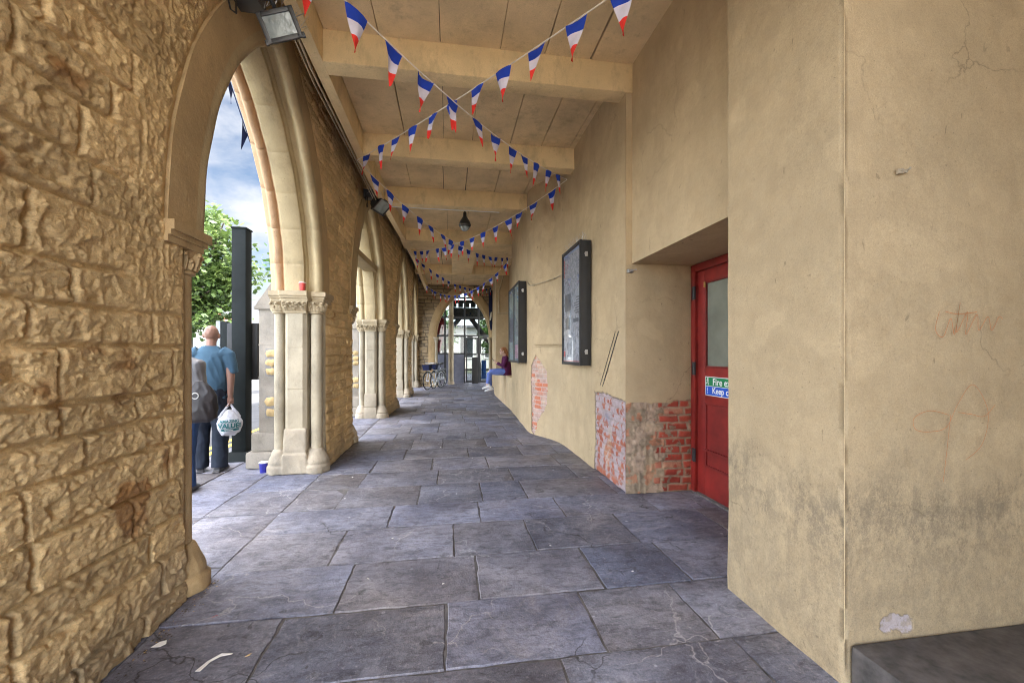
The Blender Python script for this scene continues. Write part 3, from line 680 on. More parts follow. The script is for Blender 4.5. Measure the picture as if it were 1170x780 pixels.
def jamb_mb(c, s):
    mb = MB(); zs = [0, .5, .98, 1.46, 1.9]
    n = len(JPROF); vs = []; fs = []; ms = []
    zz = []
    for i in range(len(zs)):
        if 0 < i < len(zs) - 1: zz += [(zs[i] - .006, 0), (zs[i], .005), (zs[i] + .006, 0)]
        else: zz.append((zs[i], 0))
    for (z, g) in zz:
        for k_, (x, e, m) in enumerate(JPROF): vs.append((x, c + s * (e + g - (.058 if s < 0 and k_ < 4 else 0)), z))
    for i in range(len(zz) - 1):
        for j in range(n - 1): fs.append((i * n + j, i * n + j + 1, (i + 1) * n + j + 1, (i + 1) * n + j)); ms.append(JPROF[j + 1][2])
    mb.v = vs; mb.f = fs; mb.mi = ms
    return mb
def leaf_ring(mb, cx, cyy, r0, r1, z0, z1, n, ph=0):
    for k in range(n):
        a = 2 * PI * k / n + ph; ca, sa = math.cos(a), math.sin(a)
        pts = []; rr = []
        for t in (0, .35, .7, .92, 1.0):
            rad = r0 + (r1 - r0) * t ** 2.2 + .012; z = z0 + (z1 - z0) * (t if t < .95 else .86); pts.append((cx + ca * rad, cyy + sa * rad, z)); rr.append((.010 + .016 * math.sin(PI * min(t * .8 + .1, 1)), .009))
        mb.tube(pts, rr, 6)
        mb.ball((cx + ca * (r1 + .014), cyy + sa * (r1 + .014), z0 + (z1 - z0) * .82), (.017, .017, .017), sub=1)
def capital_mb(c, s):
    mb = MB(); y = lambda e: c + s * e
    for (z0, z1, d) in ((1.995, 2.030, .030), (2.030, 2.058, .016), (2.058, 2.112, 0)):
        poly = [(-1.445 - d, 1.50), (-1.445 - d, 1.15 + d), (-1.60, 1.135 + d), (-1.625, 1.062 + d), (-1.915, 1.062 + d), (-1.94, 1.10 + d), (-2.05 + d * .5, 1.10 + d), (-2.085 + d * .5, 1.20), (-2.085, 1.50)]
        mb.prism([(a, y(b)) for a, b in poly], z0, z1)
    for (cx, e, r) in ((SX[s], 1.232, .066), (-1.975, 1.225, .058)):
        mb.lathe([(r, 1.872), (r * 1.06, 1.9), (r * 1.2, 1.96), (r * 1.55, 2.0)], 18, (cx, y(e), 0))
        mb.lathe([(r * .98, 1.855), (r * 1.22, 1.862), (r * 1.26, 1.872), (r * 1.2, 1.882), (r * .98, 1.888)], 18, (cx, y(e), 0))
        leaf_ring(mb, cx, y(e), r, r * 1.5, 1.885, 1.992, 8); leaf_ring(mb, cx, y(e), r, r * 1.25, 1.885, 1.945, 8, .39)
    e0, e1 = 1.125, 1.09
    mb.add([(-1.652, y(e0), 1.872), (-1.888, y(e0), 1.872), (-1.91, y(e1), 2.0), (-1.63, y(e1), 2.0), (-1.652, y(1.3), 1.872), (-1.888, y(1.3), 1.872), (-1.91, y(1.3), 2.0), (-1.63, y(1.3), 2.0)],
           [(0, 1, 2, 3), (0, 3, 7, 4), (1, 5, 6, 2)])
    mb.box(-1.895, -1.645, min(y(1.118), y(1.3)), max(y(1.118), y(1.3)), 1.857, 1.886, bev=.01)
    for row, (zt, out) in enumerate(((1.99, .045), (1.945, .022))):
        for k in range(5 - row):
            x = -1.66 - (k + .5 * row) * .055
            pts = [(x, y(1.12), 1.888), (x - .006, y(1.108), 1.93), (x + .004, y(1.10 - out), zt - .008), (x, y(1.095 - out - .012), zt - .02)]
            mb.tube(pts, [(.012, .008), (.024, .009), (.020, .009), (.010, .008)], 6)
            mb.ball((x + .02 * (-1) ** k, y(1.10 - out * .8), zt - .03), .013, sub=1)
    return mb
def base_mb(c, s):
    mb = MB(); y = lambda e: c + s * e
    for (cx, e, r) in ((SX[s], 1.232, .066), (-1.975, 1.225, .058)):
        k = r / .066
        mb.lathe([(.150 * k, 0), (.152 * k, .075), (.140 * k, .092), (.128 * k, .10), (.138 * k, .122), (.132 * k, .15), (.105 * k, .20), (.086 * k, .25), (.067 * k, .275)], 20, (cx, y(e), 0))
    mb.box(-1.905, -1.64, min(y(1.10), y(1.33)), max(y(1.10), y(1.33)), 0, .235, bev=.012)
    bm = bmesh.new(); bmesh.ops.create_grid(bm, x_segments=1, y_segments=1, size=1); bm.free()
    mb.box(-1.90, -1.645, min(y(1.112), y(1.33)), max(y(1.112), y(1.33)), .24, .53, bev=.03)
    return mb
SX = {-1: -1.585, 1: -1.565}
def shaft_mb(c, s, cx, e, r):
    mb = MB(); mb.lathe([(r, .25), (r * 1.0, .9), (r * .97, 1.4), (r * .96, 1.87)], 20, (cx, c + s * e, 0)); return mb
for bi, c in enumerate(BAYS, -1):
    ar = arch_mb(c).build('arch', ['arch_band', 'arch_cream', 'arch_orange' if bi == 0 else 'arch_cream'], aw, ang=50)
    for s in (-1, 1):
        nj = bi == 0 and s < 0
        jb = jamb_mb(c, s).build('jamb', ['arch_band', 'arch_band' if nj else 'shaft', 'bare'], aw, ang=30)
        shaft_mb(c, s, SX[s], 1.232, .064).build('shaft', 'arch_band' if nj else 'shaft', jb); shaft_mb(c, s, -1.975, 1.225, .056).build('shaft', 'shaft', jb)
        capital_mb(c, s).build('capital', 'arch_band' if nj else 'carve', jb, ang=35)
        if bi == 0: place('shaft_base', remesh(base_mb(c, s), 'shaft_base', 'arch_band' if nj else 'bare', .011, 1, .011 if nj else .006, 9, 5), jb)
        else: base_mb(c, s).build('shaft_base', 'bare', jb, ang=35)
edges = [(-3.4, BAYS[0] - 1.42)] + [(BAYS[i] + 1.42, BAYS[i + 1] - 1.42) for i in range(4)]
for (a, b) in edges:
    mb = MB(); a += .04; b -= .04
    mb.box(-2.30, -2.055, a, b, .42, 1.96, bev=.01)
    mb.add([(-2.34, a - .02, 1.955), (-2.055, a - .02, 1.955), (-2.055, a - .02, 2.40), (-2.30, a - .02, 2.03), (-2.34, b + .02, 1.955), (-2.055, b + .02, 1.955), (-2.055, b + .02, 2.40), (-2.30, b + .02, 2.03)][0:8],
           [(0, 1, 2, 3), (7, 6, 5, 4), (3, 2, 6, 7), (0, 3, 7, 4)])
    mb.box(-2.35, -2.055, a - .025, b + .025, 1.93, 1.97, bev=.008)
    for z0, z1, ex in ((0, .2, .10), (.2, .43, .05)): mb.box(-2.33 - ex, -2.055, a - ex * .6, b + ex * .6, z0, z1, bev=.03)
    for z in (.75, 1.1, 1.5): mb.box(-2.304, -2.055, a - .003, b + .003, z - .006, z + .006)
    bt = mb.build('buttress', 'buttress_stone', aw)
    mb = MB(); rr_ = random.Random(int(a * 7))
    for (z0, z1) in ((1.13, 1.215), (1.235, 1.325), (1.345, 1.44), (.62, .72), (.745, .86)):
        x1 = -2.10; x0 = -2.21 - rr_.uniform(0, .02)
        mb.ball(((x0 + x1) / 2, a + .012, (z0 + z1) / 2), (.075, .030, (z1 - z0) * .56)); mb.box(x0 + .012, x1 - .008, a - .010, a + .05, z0 + .008, z1 - .008)
    place('inset_stones', remesh(mb, 'inset_stones', 'yellowstone', .010, 1, .010, 13, 4), bt)
    if a < 6: 
        mb = MB(); mb.box(-2.225, -2.09, a - .004, a + .02, 1.115, 1.455); mb.box(-2.225, -2.09, a - .004, a + .02, .605, .875); mb.build('inset_mortar', 'soot', bt)
# timber transom across the second arch, with its bright soffit board
mb = MB(); mb.box(-1.86, -1.60, BAYS[2] - 1.0, BAYS[2] + 1.02, 3.10, 3.22, bev=.01); mb.build('transom', 'arch_cream', aw)

# ------------------------------------------------------------------ ceiling
def LONG(x0, x1, z0, z1):
    mb = MB(); ys = [-3.4 + (YEND + 3.7) * k / 40 for k in range(41)]
    for y in ys: mb.v += [(x0, y, z0), (x1, y, z0), (x1, y, z1), (x0, y, z1)]
    for i in range(40):
        for j in range(4): mb.f.append((i * 4 + j, i * 4 + (j + 1) % 4, i * 4 + 4 + (j + 1) % 4, i * 4 + 4 + j)); mb.mi.append(0)
    return mb
ce = MB()
rng = random.Random(4)
BE = [(2.0, 2.18), (3.80, 3.985), (5.50, 5.69), (7.20, 7.39), (9.55, 10.35), (13.35, 13.60)]
GX0 = -1.11
spans = [(-3.4, 2.0)] + [(BE[i][1], BE[i + 1][0]) for i in range(5)] + [(13.6, YEND + .3)]
for (a, b) in spans:
    x = GX0; 
    while x < (4.4 if b < 2.5 else 2.3):
        wd = rng.uniform(.36, .56); g = rng.choice([.002, .003, .005, .010, .016]); zz = rng.uniform(-.004, .004)
        x2 = x + wd
        # a slightly crooked board edge
        n = 6; L = [(x + (rng.uniform(0, .004) + g * .5 * rng.uniform(.6, 1.4)), a + (b - a) * k / n) for k in range(n + 1)]; Rr = [(x2 - g * .5 * rng.uniform(.6, 1.4), a + (b - a) * k / n) for k in range(n + 1)]
        vs = [(p[0], p[1], 4.25 + zz) for p in L] + [(p[0], p[1], 4.25 + zz) for p in Rr] + [(p[0], p[1], 4.30) for p in L] + [(p[0], p[1], 4.30) for p in Rr]
        m = n + 1; fs = []
        for k in range(n): fs += [(k, k + 1, m + k + 1, m + k), (k, 2 * m + k, 2 * m + k + 1, k + 1), (m + k, m + k + 1, 3 * m + k + 1, 3 * m + k)]
        ce.add(vs, fs); x = x2
cl = struct('ceiling', ce, 'board')
MB().box(GX0 - .1, 4.4, -3.4, YEND + .3, 4.305, 4.36).build('board_backing', 'gap', cl)
for (a, b) in BE: MB().box(GX0 - .001, 2.3, a, b, 3.97, 4.262, bev=.008).build('beam', 'beam', cl)
LONG(-1.21, GX0, 3.972, 4.96).build('edge_beam', 'beam', cl)
MB().box(.06, .70, 10.35, 13.35, 3.985, 4.262, bev=.006).build('spine_beam', 'beam', cl)
LONG(-2.05, -1.1, 4.962, 5.02).build('edge_soffit', 'board', cl)
BEND = lambda y: .20 * float(sstep(6.0, 12.5, np.array(y)))
def bend(o):
    for v in o.data.vertices: v.co.x += BEND(v.co.y + root(o).location.y)
for o in aw.children_recursive: bend(o)
for o in list(cl.children):
    if o.name.startswith('edge_'): bend(o)
struct('roof', MB().box(-2.07, 9, -3.4, 23.5, 5.03, 9.2), 'soot')  # unseen block above the passage, added to shade the pavement and interior


pw = thing('plaster_wall', 'patched cream plaster wall curving past the red door and two poster cases', 'wall', (1.72, 7, 0))
def brickcells(U, Z, seed, bw=.225, bh=.075, mt=.010):
    Uw = U + .004 * fbm(U * 20, Z * 20, seed, 2); Zw = Z + .004 * fbm(U * 20, Z * 20, seed + 3, 2)
    rz = np.floor(Zw / bh); off = np.where(rz % 2 > 0, .5, 0) * bw * .5 + _hash(rz, rz * 0, seed) * .06
    ru = np.floor((Uw + off) / bw); du = (Uw + off) - ru * bw; dz = Zw - rz * bh
    ed = np.minimum(np.minimum(du, bw - du), np.minimum(dz, bh - dz)); rr = _hash(ru, rz, seed + 1)
    return ed, rr, sstep(mt * .35, mt * 1.0, ed)
def inpoly(U, Z, poly):
    c = np.zeros(U.shape, bool); n = len(poly)
    for i in range(n):
        (x0, y0), (x1, y1) = poly[i], poly[i - 1]
        with np.errstate(divide='ignore', invalid='ignore'):
            c ^= ((y0 > Z) != (y1 > Z)) & (U < (x1 - x0) * (Z - y0) / (y1 - y0 + 1e-12) + x0)
    return c
def nonuni(a, segs):
    v = [a]
    for to, st in segs:
        n = max(1, round((to - v[-1]) / st)); s0 = v[-1]
        for k in range(1, n + 1): v.append(s0 + (to - s0) * k / n)
    return np.array(v)
def wall_face():
    pts = [(1.72, 3.815), (1.722, 4.8), (1.722, 5.7), (1.70, 6.05), (1.64, 6.35), (1.53, 6.62), (1.43, 6.85), (1.385, 7.05), (1.39, 7.4), (1.43, 8.6), (1.46, 9.57)]
    # smooth the footprint
    den = []
    for i in range(len(pts) - 1):
        p0 = Vector(pts[max(i - 1, 0)]); p1 = Vector(pts[i]); p2 = Vector(pts[i + 1]); p3 = Vector(pts[min(i + 2, len(pts) - 1)])
        for k in range(12):
            t = k / 12; den.append(.5 * ((2 * p1) + (-p0 + p2) * t + (2 * p0 - 5 * p1 + 4 * p2 - p3) * t * t + (-p0 + 3 * p1 - 3 * p2 + p3) * t ** 3))
    den.append(Vector(pts[-1])); den = np.array([(v.x, v.y) for v in den])
    L = np.concatenate([[0], np.cumsum(np.hypot(*np.diff(den, axis=0).T))])
    s = nonuni(0, [(1.0, .01), (2.3, .05), (3.55, .011), (L[-1], .05)]); z = nonuni(0, [(1.5, .0115), (4.26, .06)])
    S, Z = np.meshgrid(s, z, indexing='ij')
    bx = np.interp(S, L, den[:, 0]); by = np.interp(S, L, den[:, 1])
    tx = np.gradient(np.interp(s, L, den[:, 0]), s); ty = np.gradient(np.interp(s, L, den[:, 1]), s)
    nx, ny = -ty, tx; nx, ny = nx[:, None], ny[:, None]      # towards the passage
    # arc length where y = given
    sy = lambda yy: np.interp(yy, den[:, 1], L)
    nz = .022 * fbm(S * 9, Z * 9, 31, 4)
    pA = [(-.1, -.1), (.90, -.1), (.89, .25), (.86, .5), (.885, .93), (.60, .955), (.3, .93), (-.1, .91)]
    A = inpoly(S + nz, Z + nz * .9, pA)
    b0 = sy(6.92)
    pB = [(b0 + .03, .06), (b0 + .05, 1.18), (b0 - .13, 1.36), (b0 - .30, 1.22), (b0 - .42, 1.10), (b0 - .46, .86), (b0 - .44, .62), (b0 - .36, .45), (b0 - .22, .30), (b0 - .14, .12), (b0 - .05, .0)]
    B = inpoly(S + nz * 1.2, Z + nz * 1.2, pB)
    ed, rr, bk = brickcells(S, Z, 5); ed2, rr2, bk2 = brickcells(S, Z, 8)
    h = .012 * fbm(S * 1.2, Z * 1.2, 2, 3) + .004 * fbm(S * 5, Z * 5, 3, 3)
    h = h * sstep(0, .12, S)
    bare = np.where(A, -.024 + .011 * bk + .006 * fbm(S * 24, Z * 24, 9, 3), 0) + np.where(B, -.026 + .014 * bk2 + .006 * fbm(S * 24, Z * 24, 9, 3), 0)
    m = (A | B)
    edge_in = S < .012
    h = np.where(m, np.where(edge_in, 0, bare), h)
    cols = np.zeros(S.shape + (4,))
    # patch beside the door: brick under flaking white paint
    fl = fbm(S * 17, Z * 15, 41, 4) + .25 * fbm(S * 4, Z * 4, 45, 2); flake = sstep(.1, .2, fl + .25 * (rr - .5) + .1)
    whi = np.array([.40, .325, .335]) * (1 + .22 * fbm(S * 14, Z * 14, 42, 3))[..., None]
    red = np.stack([.30 + .1 * rr, .085 + .05 * rr, .05 + .03 * rr], -1)
    gap = (1 - bk)[..., None]
    showred = ((fl + .35 * (rr - .5) - .4 * sstep(.5, .85, Z) > .08) & (S < .84))[..., None]
    cA = np.where(showred, red, whi); cA = cA * (1 - gap * .7) + np.array([.33, .27, .25]) * gap * .7
    blu = np.exp(-((S - .52) / .08) ** 2 - ((Z - .68) / .05) ** 2)[..., None]; cA = cA * (1 - blu * .6) + np.array([.17, .2, .28]) * blu * .6
    fl2 = fbm(S * 6, Z * 6, 47, 4)
    cB = np.where((fl2 + .7 * (rr2 - .5) > .14)[..., None], np.stack([.44 + .1 * rr2, .13 + .06 * rr2, .075 + .03 * rr2], -1), np.array([.47, .32, .27]) * (1 + .3 * fbm(S * 15, Z * 15, 48, 3))[..., None])
    hot = np.exp(-((S - (b0 - .26)) / .10) ** 2 - ((Z - .78) / .10) ** 2)[..., None]; cB = cB * (1 - hot * .8) + np.array([.56, .15, .06]) * hot * .8
    g2 = (1 - bk2)[..., None]; cB = cB * (1 - g2 * .85) + np.array([.52, .46, .42]) * g2 * .85
    cols[..., :3] = np.where(A[..., None], cA, np.where(B[..., None], cB, 0)); cols[..., 3] = np.where(m, 1, 0)
    # thin dark broken rim round the patches
    pad = np.pad(m, 1, mode='edge'); nb = pad[:-2, 1:-1] & pad[2:, 1:-1] & pad[1:-1, :-2] & pad[1:-1, 2:]
    rim = m & ~nb & (S > .02); cols[rim] = (.17, .13, .10, 1)
    # low salt bloom and splash staining
    P = np.stack([bx + nx * h, by + ny * h, Z], -1)
    return grid_mesh('wall_face', P, np.ones((len(s) - 1, len(z) - 1), bool), ['plaster'], cols), den
wf, foot = wall_face()
place('wall_face', wf, pw)
def recess_back():
    x = nonuni(1.722, [(2.50, .0095)]); z = nonuni(0, [(.96, .0095), (2.3, .05)])
    Xx, Z = np.meshgrid(x, z, indexing='ij'); U = Xx - 1.72
    nz = .016 * fbm(U * 11, Z * 11, 51, 4)
    top = .905 + .03 * fbm(U * 7, Z * 0, 52, 3)
    m = Z < top
    ed, rr, bk = brickcells(U + .012 * fbm(U * 9, Z * 9, 16, 2), Z + .008 * fbm(U * 6, Z * 6, 17, 2), 15, .225, .077, .014)
    crumbly = (U + .10 * fbm(U * 2, Z * 5, 53, 3) + .05 * np.where(np.floor(Z / .077) % 2 > 0, 1, -1)) < .40
    rough = .012 * ridged(U * 16, Z * 16, 54, 4)
    h = np.where(m, np.where(crumbly, -.006 + rough, -.012 + .010 * bk + .003 * fbm(U * 40, Z * 40, 55, 2)), .004 * fbm(U * 4, Z * 4, 56, 3))
    f = fbm(U * 8, Z * 8, 57, 4)[..., None]
    red = np.stack([.36 + .10 * rr, .055 + .05 * rr, .035 + .03 * rr], -1) * (1 + .35 * f)
    gap = (1 - bk)[..., None]; sm = (fbm(U * 7, Z * 10, 59, 4) + .3 * fbm(U * 30, Z * 30, 60, 2) > .27)[..., None]; pink = ((rr > .72) & (f[..., 0] > -.2))[..., None]
    red = np.where(pink, np.array([.46, .22, .14]) * (1 + .3 * f), red); cR = red * (1 - gap) + np.array([.36, .27, .19]) * gap; cR = np.where(sm, np.array([.33, .245, .17]) * (1 + .5 * f), cR)
    cC = np.where(f > .22, np.array([.42, .20, .12]), np.where(f < -.2, np.array([.40, .30, .22]), np.array([.30, .235, .165]))) * (1 + .4 * fbm(U * 25, Z * 25, 58, 3)[..., None])
    cols = np.zeros(U.shape + (4,)); cols[..., :3] = np.where(crumbly[..., None], cC, cR); cols[..., 3] = m
    P = np.stack([Xx, 3.815 - h, Z], -1)
    return grid_mesh('recess_face', P[::-1], np.ones((len(x) - 1, len(z) - 1), bool), ['plaster'], cols[::-1])
place('recess_face', recess_back(), pw)
mb = MB()
mb.box(1.786, 2.6, 2.198, 3.813, 2.283, 4.30)                      # wall over the door recess
mb.box(1.724, 1.84, 3.812, 4.3, 2.283, 4.30)                       # its return beside the main wall
mb.build('lintel_wall', 'plaster_plain', pw, False)
mb = MB(); mb.box(1.76, 2.474, 3.835, 3.9, 0, 2.3); mb.box(1.86, 2.6, 3.9, 9.5, 0, 4.3); mb.build('wall_core', 'plaster_plain', pw, False)
mb = MB(); mb.box(2.475, 2.6, 2.198, 2.76, 0, 2.29); mb.box(2.475, 2.6, 3.80, 3.9, 0, 2.29); mb.build('door_wall', 'plaster_plain', pw, False)
mb = MB(); mb.box(1.462, 2.2, 9.572, 9.62, .0, 4.3); mb.box(1.95, 2.2, 9.6, 13.5, 0, 4.3); mb.box(1.50, 2.2, 13.4, 13.95, 0, 4.3, bev=.01); mb.box(1.76, 2.2, 13.9, YEND + .2, 0, 4.3); mb.build('seat_niche', 'plaster_plain', pw, False)
mb = MB(); mb.box(4.2, 4.4, -1.8, 1.6, 0, 4.3); mb.box(1.66, 4.4, -2.0, -1.8, 0, 4.3); mb.box(1.66, 1.9, -3.4, -2.0, 0, 4.3); mb.build('rear_wall', 'plaster_plain', pw, False)
mb = MB(); mb.box(1.47, 1.97, 9.61, 13.42, 0, .80, bev=.012); mb.build('stone_ledge', 'plaster_plain', pw)
pr = thing('plaster_pier', 'big square plaster pier with grimy foot and faint orange graffiti', 'pier', (1.635, 1.476, 0))
def pier_mesh():
    V = []; s = nonuni(0, [(.722, .03), (.735, .004), (.84, .02), (1.18, .006), (3.6, .035)]); z = nonuni(0, [(.13, .03), (.36, .006), (4.4, .04)])
    # side face (facing the passage) then the front face, one sheet round a slightly worn arris
    S, Z = np.meshgrid(s, z, indexing='ij')
    a = np.clip(S, 0, .722); b = np.clip(S - .735, 0, None)
    X = 1.635 + b; Y = 2.198 - a
    rnd = np.clip((S - .722) / .013, 0, 1)
    X = X + .009 * rnd * (S < .735) * 0; Y = Y - .0
    hh = .007 * fbm(S * 2, Z * 2, 81, 3) + .002 * fbm(S * 9, Z * 9, 82, 3)
    side = (S < .7285)
    X = np.where(side, X - hh, X); Y = np.where(side, Y, Y - hh)
    chip = sstep(.35, .6, fbm(Z * 7, Z * 0, 83, 3)) * .006 * (np.abs(S - .7285) < .008)
    X = X + chip; Y = Y + chip
    cols = np.zeros(S.shape + (4,))
    f = fbm(S * 13, Z * 13, 84, 3)
    d = ((S - 1.0) / .085) ** 2 + ((Z - .235) / .05) ** 2 + f * .8 + fbm(S * 40, Z * 40, 85, 3) * .3
    cols[d < .7] = (.42, .36, .36, 1); cols[(d < .7) & (fbm(S * 30, Z * 30, 86, 3) > .12)] = (.36, .30, .26, 1)
    Y = Y + np.where(d < .7, .004, 0)
    P = np.stack([X, Y, Z], -1)
    return grid_mesh('pier_face', P[::-1], np.ones((len(s) - 1, len(z) - 1), bool), ['plaster_pier'], cols[::-1])
place('pier_face', pier_mesh(), pr)
MB().box(1.66, 4.2, 1.52, 2.19, 0, 4.4).build('pier_core', 'plaster_plain', pr, False)
# thin tan bead and rust line along the arris are modelled as a narrow strip
# graffiti: thin strokes of orange crayon
def stroke(mb, pts, wd=.004):
    for (x, z), (x2, z2) in zip(pts[:-1], pts[1:]):
        d = Vector((x2 - x, z2 - z)); 
        if d.length < 1e-5: continue
        n = Vector((-d.y, d.x)).normalized() * wd * .5
        yv = 1.466
        mb.add([(x + n.x, yv, z + n.y), (x - n.x, yv, z - n.y), (x2 - n.x, yv, z2 - n.y), (x2 + n.x, yv, z2 + n.y)], [(0, 1, 2, 3)])
M['crayon'] = gen('orange_crayon', (.46, .19, .08), .9, .2, 40, bump=0)
def gfit(which): 
    mb = MB(); rg = random.Random(2)
    def curve(ps, k=8):
        out = []
        P = [Vector(p) for p in ps]
        for i in range(len(P) - 1):
            p0, p1, p2, p3 = P[max(i - 1, 0)], P[i], P[i + 1], P[min(i + 2, len(P) - 1)]
            for q in range(k):
                t = q / k; v = .5 * ((2 * p1) + (-p0 + p2) * t + (2 * p0 - 5 * p1 + 4 * p2 - p3) * t * t + (-p0 + 3 * p1 - 3 * p2 + p3) * t ** 3); out.append((v.x, v.y))
        out.append(tuple(P[-1])); return out
    for ps in () if which else ([(2.10, 1.58), (2.08, 1.50), (2.12, 1.47), (2.16, 1.55), (2.18, 1.48), (2.21, 1.62), (2.19, 1.49), (2.25, 1.58), (2.24, 1.48), (2.30, 1.57), (2.31, 1.50), (2.36, 1.56), (2.38, 1.50), (2.42, 1.56), (2.44, 1.55)],
               [(2.13, 1.58), (2.20, 1.57), (2.30, 1.58)]):
        stroke(mb, curve(ps), .003)
    for ps in () if not which else ([(2.15, 1.13), (2.05, 1.15), (1.97, 1.12), (1.98, 1.07), (2.06, 1.06), (2.14, 1.08), (2.20, 1.18), (2.28, 1.26), (2.36, 1.14), (2.33, 1.0), (2.24, .93)], [(2.20, 1.14), (2.27, 1.13), (2.34, 1.12), (2.40, 1.17)], [(2.16, 1.13), (2.14, .98), (2.12, .84)]):
        stroke(mb, curve(ps), .0025)
    return mb
for q_ in (0, 1): gfit(q_).build('graffiti', 'crayon', pr, False)
st = MB(); st.box(1.655, 4.198, -1.798, 1.472, 0, .182, bev=.02); struct('step', st, 'stepstone', True)
# end wall of the passage, with its own pointed arch
ew = thing('end_wall', 'dark brick end wall with a wide pointed arch at the end of the passage', 'wall', (.56, YEND, 0))
EH, EC, EZ = 1.17, .56, 2.0
def end_wall():
    xs = np.linspace(-1.7, 2.3, 170); zs = np.linspace(0, 4.4, 170)
    Xx, Z = np.meshgrid(xs, zs, indexing='ij'); e = np.abs(Xx - EC)
    d = np.where(Z < EZ, e - EH, np.sqrt((e + EH) ** 2 + np.maximum(Z - EZ, 0) ** 2) - 2 * EH)
    cr = courses(-3, 3, 4.6, .12, .17, .25, .5, 19); dy, dz, r1, r2, sid = stone_field(Xx, Z, cr, 77)
    ee = np.minimum(sstep(0, .03, dy), sstep(0, .03, dz)); h = -.03 * (1 - ee) + ee * (.03 * r1 + .015 * fbm(Xx * 12, Z * 12, 78, 3))
    P = np.stack([Xx, YEND - h, Z], -1); mid = (d[:-1, :-1] + d[1:, :-1] + d[1:, 1:] + d[:-1, 1:]) / 4
    tone = (.72 + .3 * r1); cols = np.stack([.36 * tone, .27 * tone, .16 * tone, np.ones_like(tone)], -1)
    cols = np.where((ee < .3)[..., None], np.array([.12, .095, .07, 1]), cols)
    return grid_mesh('stone_face', P[::-1], (mid > .1)[::-1], ['stone'], cols[::-1])
place('stone_face', end_wall(), ew)
mb = MB(); prof = [(YEND + .02, .27), (YEND - .035, .27), (YEND - .04, .03), (YEND - .02, .0), (YEND + .06, -.02), (YEND + .08, -.06), (YEND + .3, -.07), (YEND + .34, .2)]
for s in (-1, 1):
    ts = [(-EZ * (1 - k / 4), None) for k in range(4)] + [(0, i / 24) for i in range(25)]; n = len(prof); vs = []; fs = []
    for (zo, t) in ts:
        for (y, o) in prof:
            r = 2 * EH + o
            if t is None: vs.append((EC + s * (EH + o), y, EZ + zo))
            else: a = t * math.acos(EH / r); vs.append((EC + s * (r * math.cos(a) - EH), y, EZ + r * math.sin(a)))
    for i in range(len(ts) - 1):
        for j in range(n - 1): fs.append((i * n + j, i * n + j + 1, (i + 1) * n + j + 1, (i + 1) * n + j))
    mb.add(vs, fs)
mb.build('arch', 'arch_band', ew, ang=50)
for s in (-1, 1):
    sh = MB(); x = EC + s * 1.12; sh.lathe([(.12, 0), (.12, .1), (.10, .14), (.06, .25), (.055, 1.8), (.06, 1.82), (.075, 1.85), (.07, 1.88), (.10, 1.98), (.13, 2.0), (.13, 2.05)], 16, (x, YEND - .03, 0)); sh.build('shaft', 'shaft', ew)

mb = MB(); rg = random.Random(31)
for k in range(420):
    y = rg.choice([rg.uniform(1.2, 2.75), rg.uniform(5.2, 6.7), rg.uniform(1.2, 2.75)]); x = -1.43 + abs(rg.gauss(0, .035)) + BEND(y); q = rg.uniform(.002, .008); a_ = rg.uniform(0, 6.3)
    ca, sa = math.cos(a_) * q, math.sin(a_) * q; z = .003 + rg.uniform(0, .006)
    mb.add([(x + ca, y + sa, z), (x - sa * .6, y + ca * .6, z + .002), (x - ca, y - sa, z), (x + sa * .6, y - ca * .6, z + .003), (x, y, z + q * .25)], [(0, 1, 4), (1, 2, 4), (2, 3, 4), (3, 0, 4), (3, 2, 1, 0)], rg.choice([0, 0, 0, 0, 1]))
o = solo('debris', mb, ['foliage_dummy', 'yellowstone'], 'brown leaf crumbs and grit gathered along the foot of the stone wall', 'debris', (-1.43, 2, 0)); o['kind'] = 'stuff'
# ================================================================== RED DOOR
def Bx(mb, x0, x1, y0, y1, z0, z1, mi=None, bev=.004): return mb.box(x0, x1, y0, y1, z0, z1, mi, bev)
dr = thing('fire_door', 'red panelled fire door with tall obscured window in the plaster recess', 'door', (2.45, 3.3, 0))
mb = MB(); DX = 2.44
Bx(mb, DX - .03, DX + .06, 3.735, 3.798, 0.02, 2.275); Bx(mb, DX - .03, DX + .06, 2.76, 2.825, 0.02, 2.275); Bx(mb, DX - .03, DX + .06, 2.825, 3.735, 2.205, 2.275)
mb.build('door_frame', 'reddoor', dr)
Bx(MB(), 2.42, 2.53, 2.76, 3.80, .0, .018).build('sill', 'mortar', dr)
y0, y1 = 2.828, 3.732; z0, z1 = .025, 2.202
mb = MB(); X0, X1 = DX, DX + .045
Bx(mb, X0, X1, y1 - .115, y1, z0, z1); Bx(mb, X0, X1, y0, y0 + .115, z0, z1)
for a, b in ((z0, .30), (.92, 1.255), (2.09, z1)): Bx(mb, X0 + .0015, X1, y0 + .112, y1 - .112, a, b)
mb.box(X0 + .016, X1 - .01, y0 + .1, y1 - .1, .28, .94)
lf = mb.build('door_leaf', 'reddoor', dr)
mb = MB()
def ring(mb, a, b, c, d, w_, x0, x1):
    Bx(mb, x0, x1, a, a + w_, c, d, None, .003); Bx(mb, x0, x1, b - w_, b, c, d, None, .003); Bx(mb, x0, x1, a + w_, b - w_, c, c + w_, None, .003); Bx(mb, x0, x1, a + w_, b - w_, d - w_, d, None, .003)
ring(mb, y0 + .112, y1 - .112, .298, .922, .022, X0 + .003, X0 + .03)
ring(mb, y0 + .112, y1 - .112, 1.253, 2.092, .022, X0 + .003, X0 + .03)
Bx(mb, X0 - .012, X0 + .004, y0 + .1, y1 - .1, .455, .475, None, .004)
mb.build('moulding', 'redmould', lf)
MB().box(X0 + .02, X0 + .026, y0 + .11, y1 - .11, 1.255, 2.09).build('pane', 'frost', lf)
